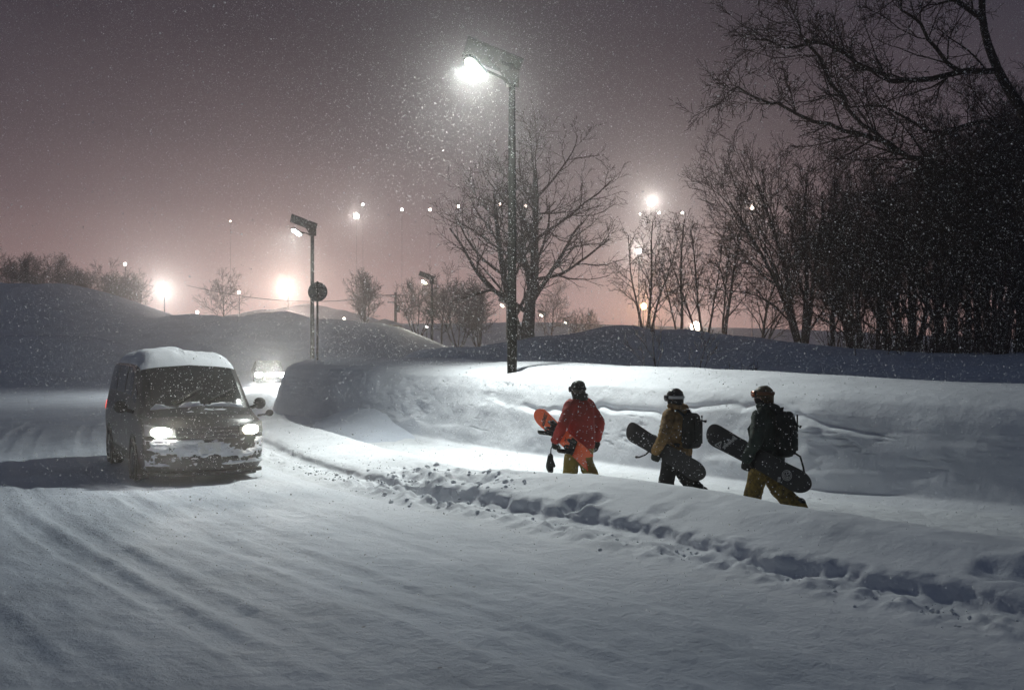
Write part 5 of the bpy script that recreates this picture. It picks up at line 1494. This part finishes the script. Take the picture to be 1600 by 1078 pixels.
# ------------------------------------------------------------------ loose snow clods along the ploughed edge
rg = np.random.default_rng(9)
mb = MB()
def clod(x, y, z, r):
    vs, n = [], 7
    rings = []
    ph = rg.random() * 6
    for i, (zz_, k) in enumerate(((-0.7, 0.6), (-0.1, 1.0), (0.5, 0.75), (0.8, 0.3))):
        rings.append([V((x + r * k * (0.75 + 0.5 * rg.random()) * math.cos(ph + 2 * math.pi * j / n), y + r * k * (0.75 + 0.5 * rg.random()) * math.sin(ph + 2 * math.pi * j / n), z + r * zz_ * (0.8 + 0.3 * rg.random()))) for j in range(n)])
    mb.loft(rings)
for i in range(1000):
    s = 8 + 26 * rg.random(); d = -0.14 + rg.normal(0, 0.16)
    x, y = at_sd(s, d); r = 0.006 + 0.020 * rg.random() ** 3
    clod(x, y, 0.04 if d > -0.3 else 0.012, r)
for i in range(260):
    s = s_mess + rg.normal(0, 1.1); d = rg.normal(0.35, 0.45)
    if d < -0.5 or d > 1.3: continue
    x, y = at_sd(s, d); i0 = np.argmin(np.abs(sb - s)); z = np.interp(d, D2[i0], Z2[i0])
    clod(x, y, float(z), 0.012 + 0.04 * rg.random() ** 2.5)
cl_o = mb.build("snow_clods", M["snow"], None, smooth=True)
cl_o["kind"] = "stuff"; cl_o["label"] = "loose clods of snow along the ploughed road edge"

# ------------------------------------------------------------------ falling snow
def flakes(n, ymin, ymax, zmax, rmin, rmax, seed):
    rg = np.random.default_rng(seed)
    y = (ymin ** 3 + (ymax ** 3 - ymin ** 3) * rg.random(n * 2)) ** (1 / 3)
    x = (rg.random(n * 2) - 0.5) * 1.25 * y
    z = rg.random(n * 2) * (0.42 * y + CAM_H + 1.0)
    k = (z < np.minimum(zmax, CAM_H + 0.40 * y)) & (z > 0.02)
    return np.stack([x, y, z], 1)[k][:n], rmin + (rmax - rmin) * rg.random(n * 2)[:k.sum()][:n] ** 2
c_, r_ = flakes(N_FLAKES, 6.0, 29.0, 14.0, 0.0032, 0.0085, 3)
n = len(c_)
rg = np.random.default_rng(8)
tet = np.array([(1, 0, -0.35), (0, 0.95, 0.35), (-1, 0, -0.35), (0, -0.95, 0.35)])
q = rg.normal(0, 1, (n, 4)); q /= np.linalg.norm(q, axis=1, keepdims=True)
w_, x_, y_, z_ = q.T
Rm = np.stack([np.stack([1 - 2 * (y_ * y_ + z_ * z_), 2 * (x_ * y_ - z_ * w_), 2 * (x_ * z_ + y_ * w_)], -1), np.stack([2 * (x_ * y_ + z_ * w_), 1 - 2 * (x_ * x_ + z_ * z_), 2 * (y_ * z_ - x_ * w_)], -1),
               np.stack([2 * (x_ * z_ - y_ * w_), 2 * (y_ * z_ + x_ * w_), 1 - 2 * (x_ * x_ + y_ * y_)], -1)], 1)
sh_ = tet[None] * (0.7 + 0.6 * rg.random((n, 4, 1)))
Vx = np.einsum('nij,nkj->nki', Rm, sh_) * r_[:, None, None] + c_[:, None]
F0 = np.array([(0, 1, 3), (1, 2, 3)])       # a bent crystal plate
Fx = (F0[None] + 4 * np.arange(n)[:, None, None]).reshape(-1, 3)
me = bpy.data.meshes.new("falling_snow")
me.vertices.add(n * 4); me.vertices.foreach_set("co", Vx.reshape(-1).astype(np.float32))
me.loops.add(Fx.size); me.loops.foreach_set("vertex_index", Fx.ravel().astype(np.int32))
me.polygons.add(len(Fx)); me.polygons.foreach_set("loop_start", np.arange(0, Fx.size, 3, dtype=np.int32))
me.update(calc_edges=True)
m, t, b = new_mat("snowflake")
b.inputs["Base Color"].default_value = (0.9, 0.91, 0.93, 1); b.inputs["Roughness"].default_value = 0.6
t.nodes.remove(b)
dn = t.nodes.new("ShaderNodeBsdfDiffuse"); dn.inputs[0].default_value = (0.9, 0.91, 0.93, 1)
tn = t.nodes.new("ShaderNodeBsdfTranslucent"); tn.inputs[0].default_value = (0.9, 0.91, 0.93, 1)
ms = t.nodes.new("ShaderNodeMixShader"); ms.inputs[0].default_value = 0.62
t.links.new(dn.outputs[0], ms.inputs[1]); t.links.new(tn.outputs[0], ms.inputs[2]); t.links.new(ms.outputs[0], t.nodes["Material Output"].inputs[0])
fs = link_mesh("falling_snow", me, m, None, smooth=False)
fs["kind"] = "stuff"; fs["label"] = "snowflakes falling through the lamplight"

# ------------------------------------------------------------------ the snowy air
mb = MB(); mb.box((0, 152, 21.5), (640, 384, 49))
hz = mb.build("haze", None, None)
hm = bpy.data.materials.new("haze"); hm.use_nodes = True
t = hm.node_tree; t.nodes.clear()
o_ = t.nodes.new("ShaderNodeOutputMaterial"); pv = t.nodes.new("ShaderNodeVolumePrincipled")
pv.inputs["Color"].default_value = (0.97, 0.95, 0.94, 1); pv.inputs["Density"].default_value = HAZE_DENSITY; pv.inputs["Anisotropy"].default_value = 0.86
t.links.new(pv.outputs[0], o_.inputs["Volume"])
hz.data.materials.append(hm)
hz["kind"] = "stuff"; hz["label"] = "snowy night air"
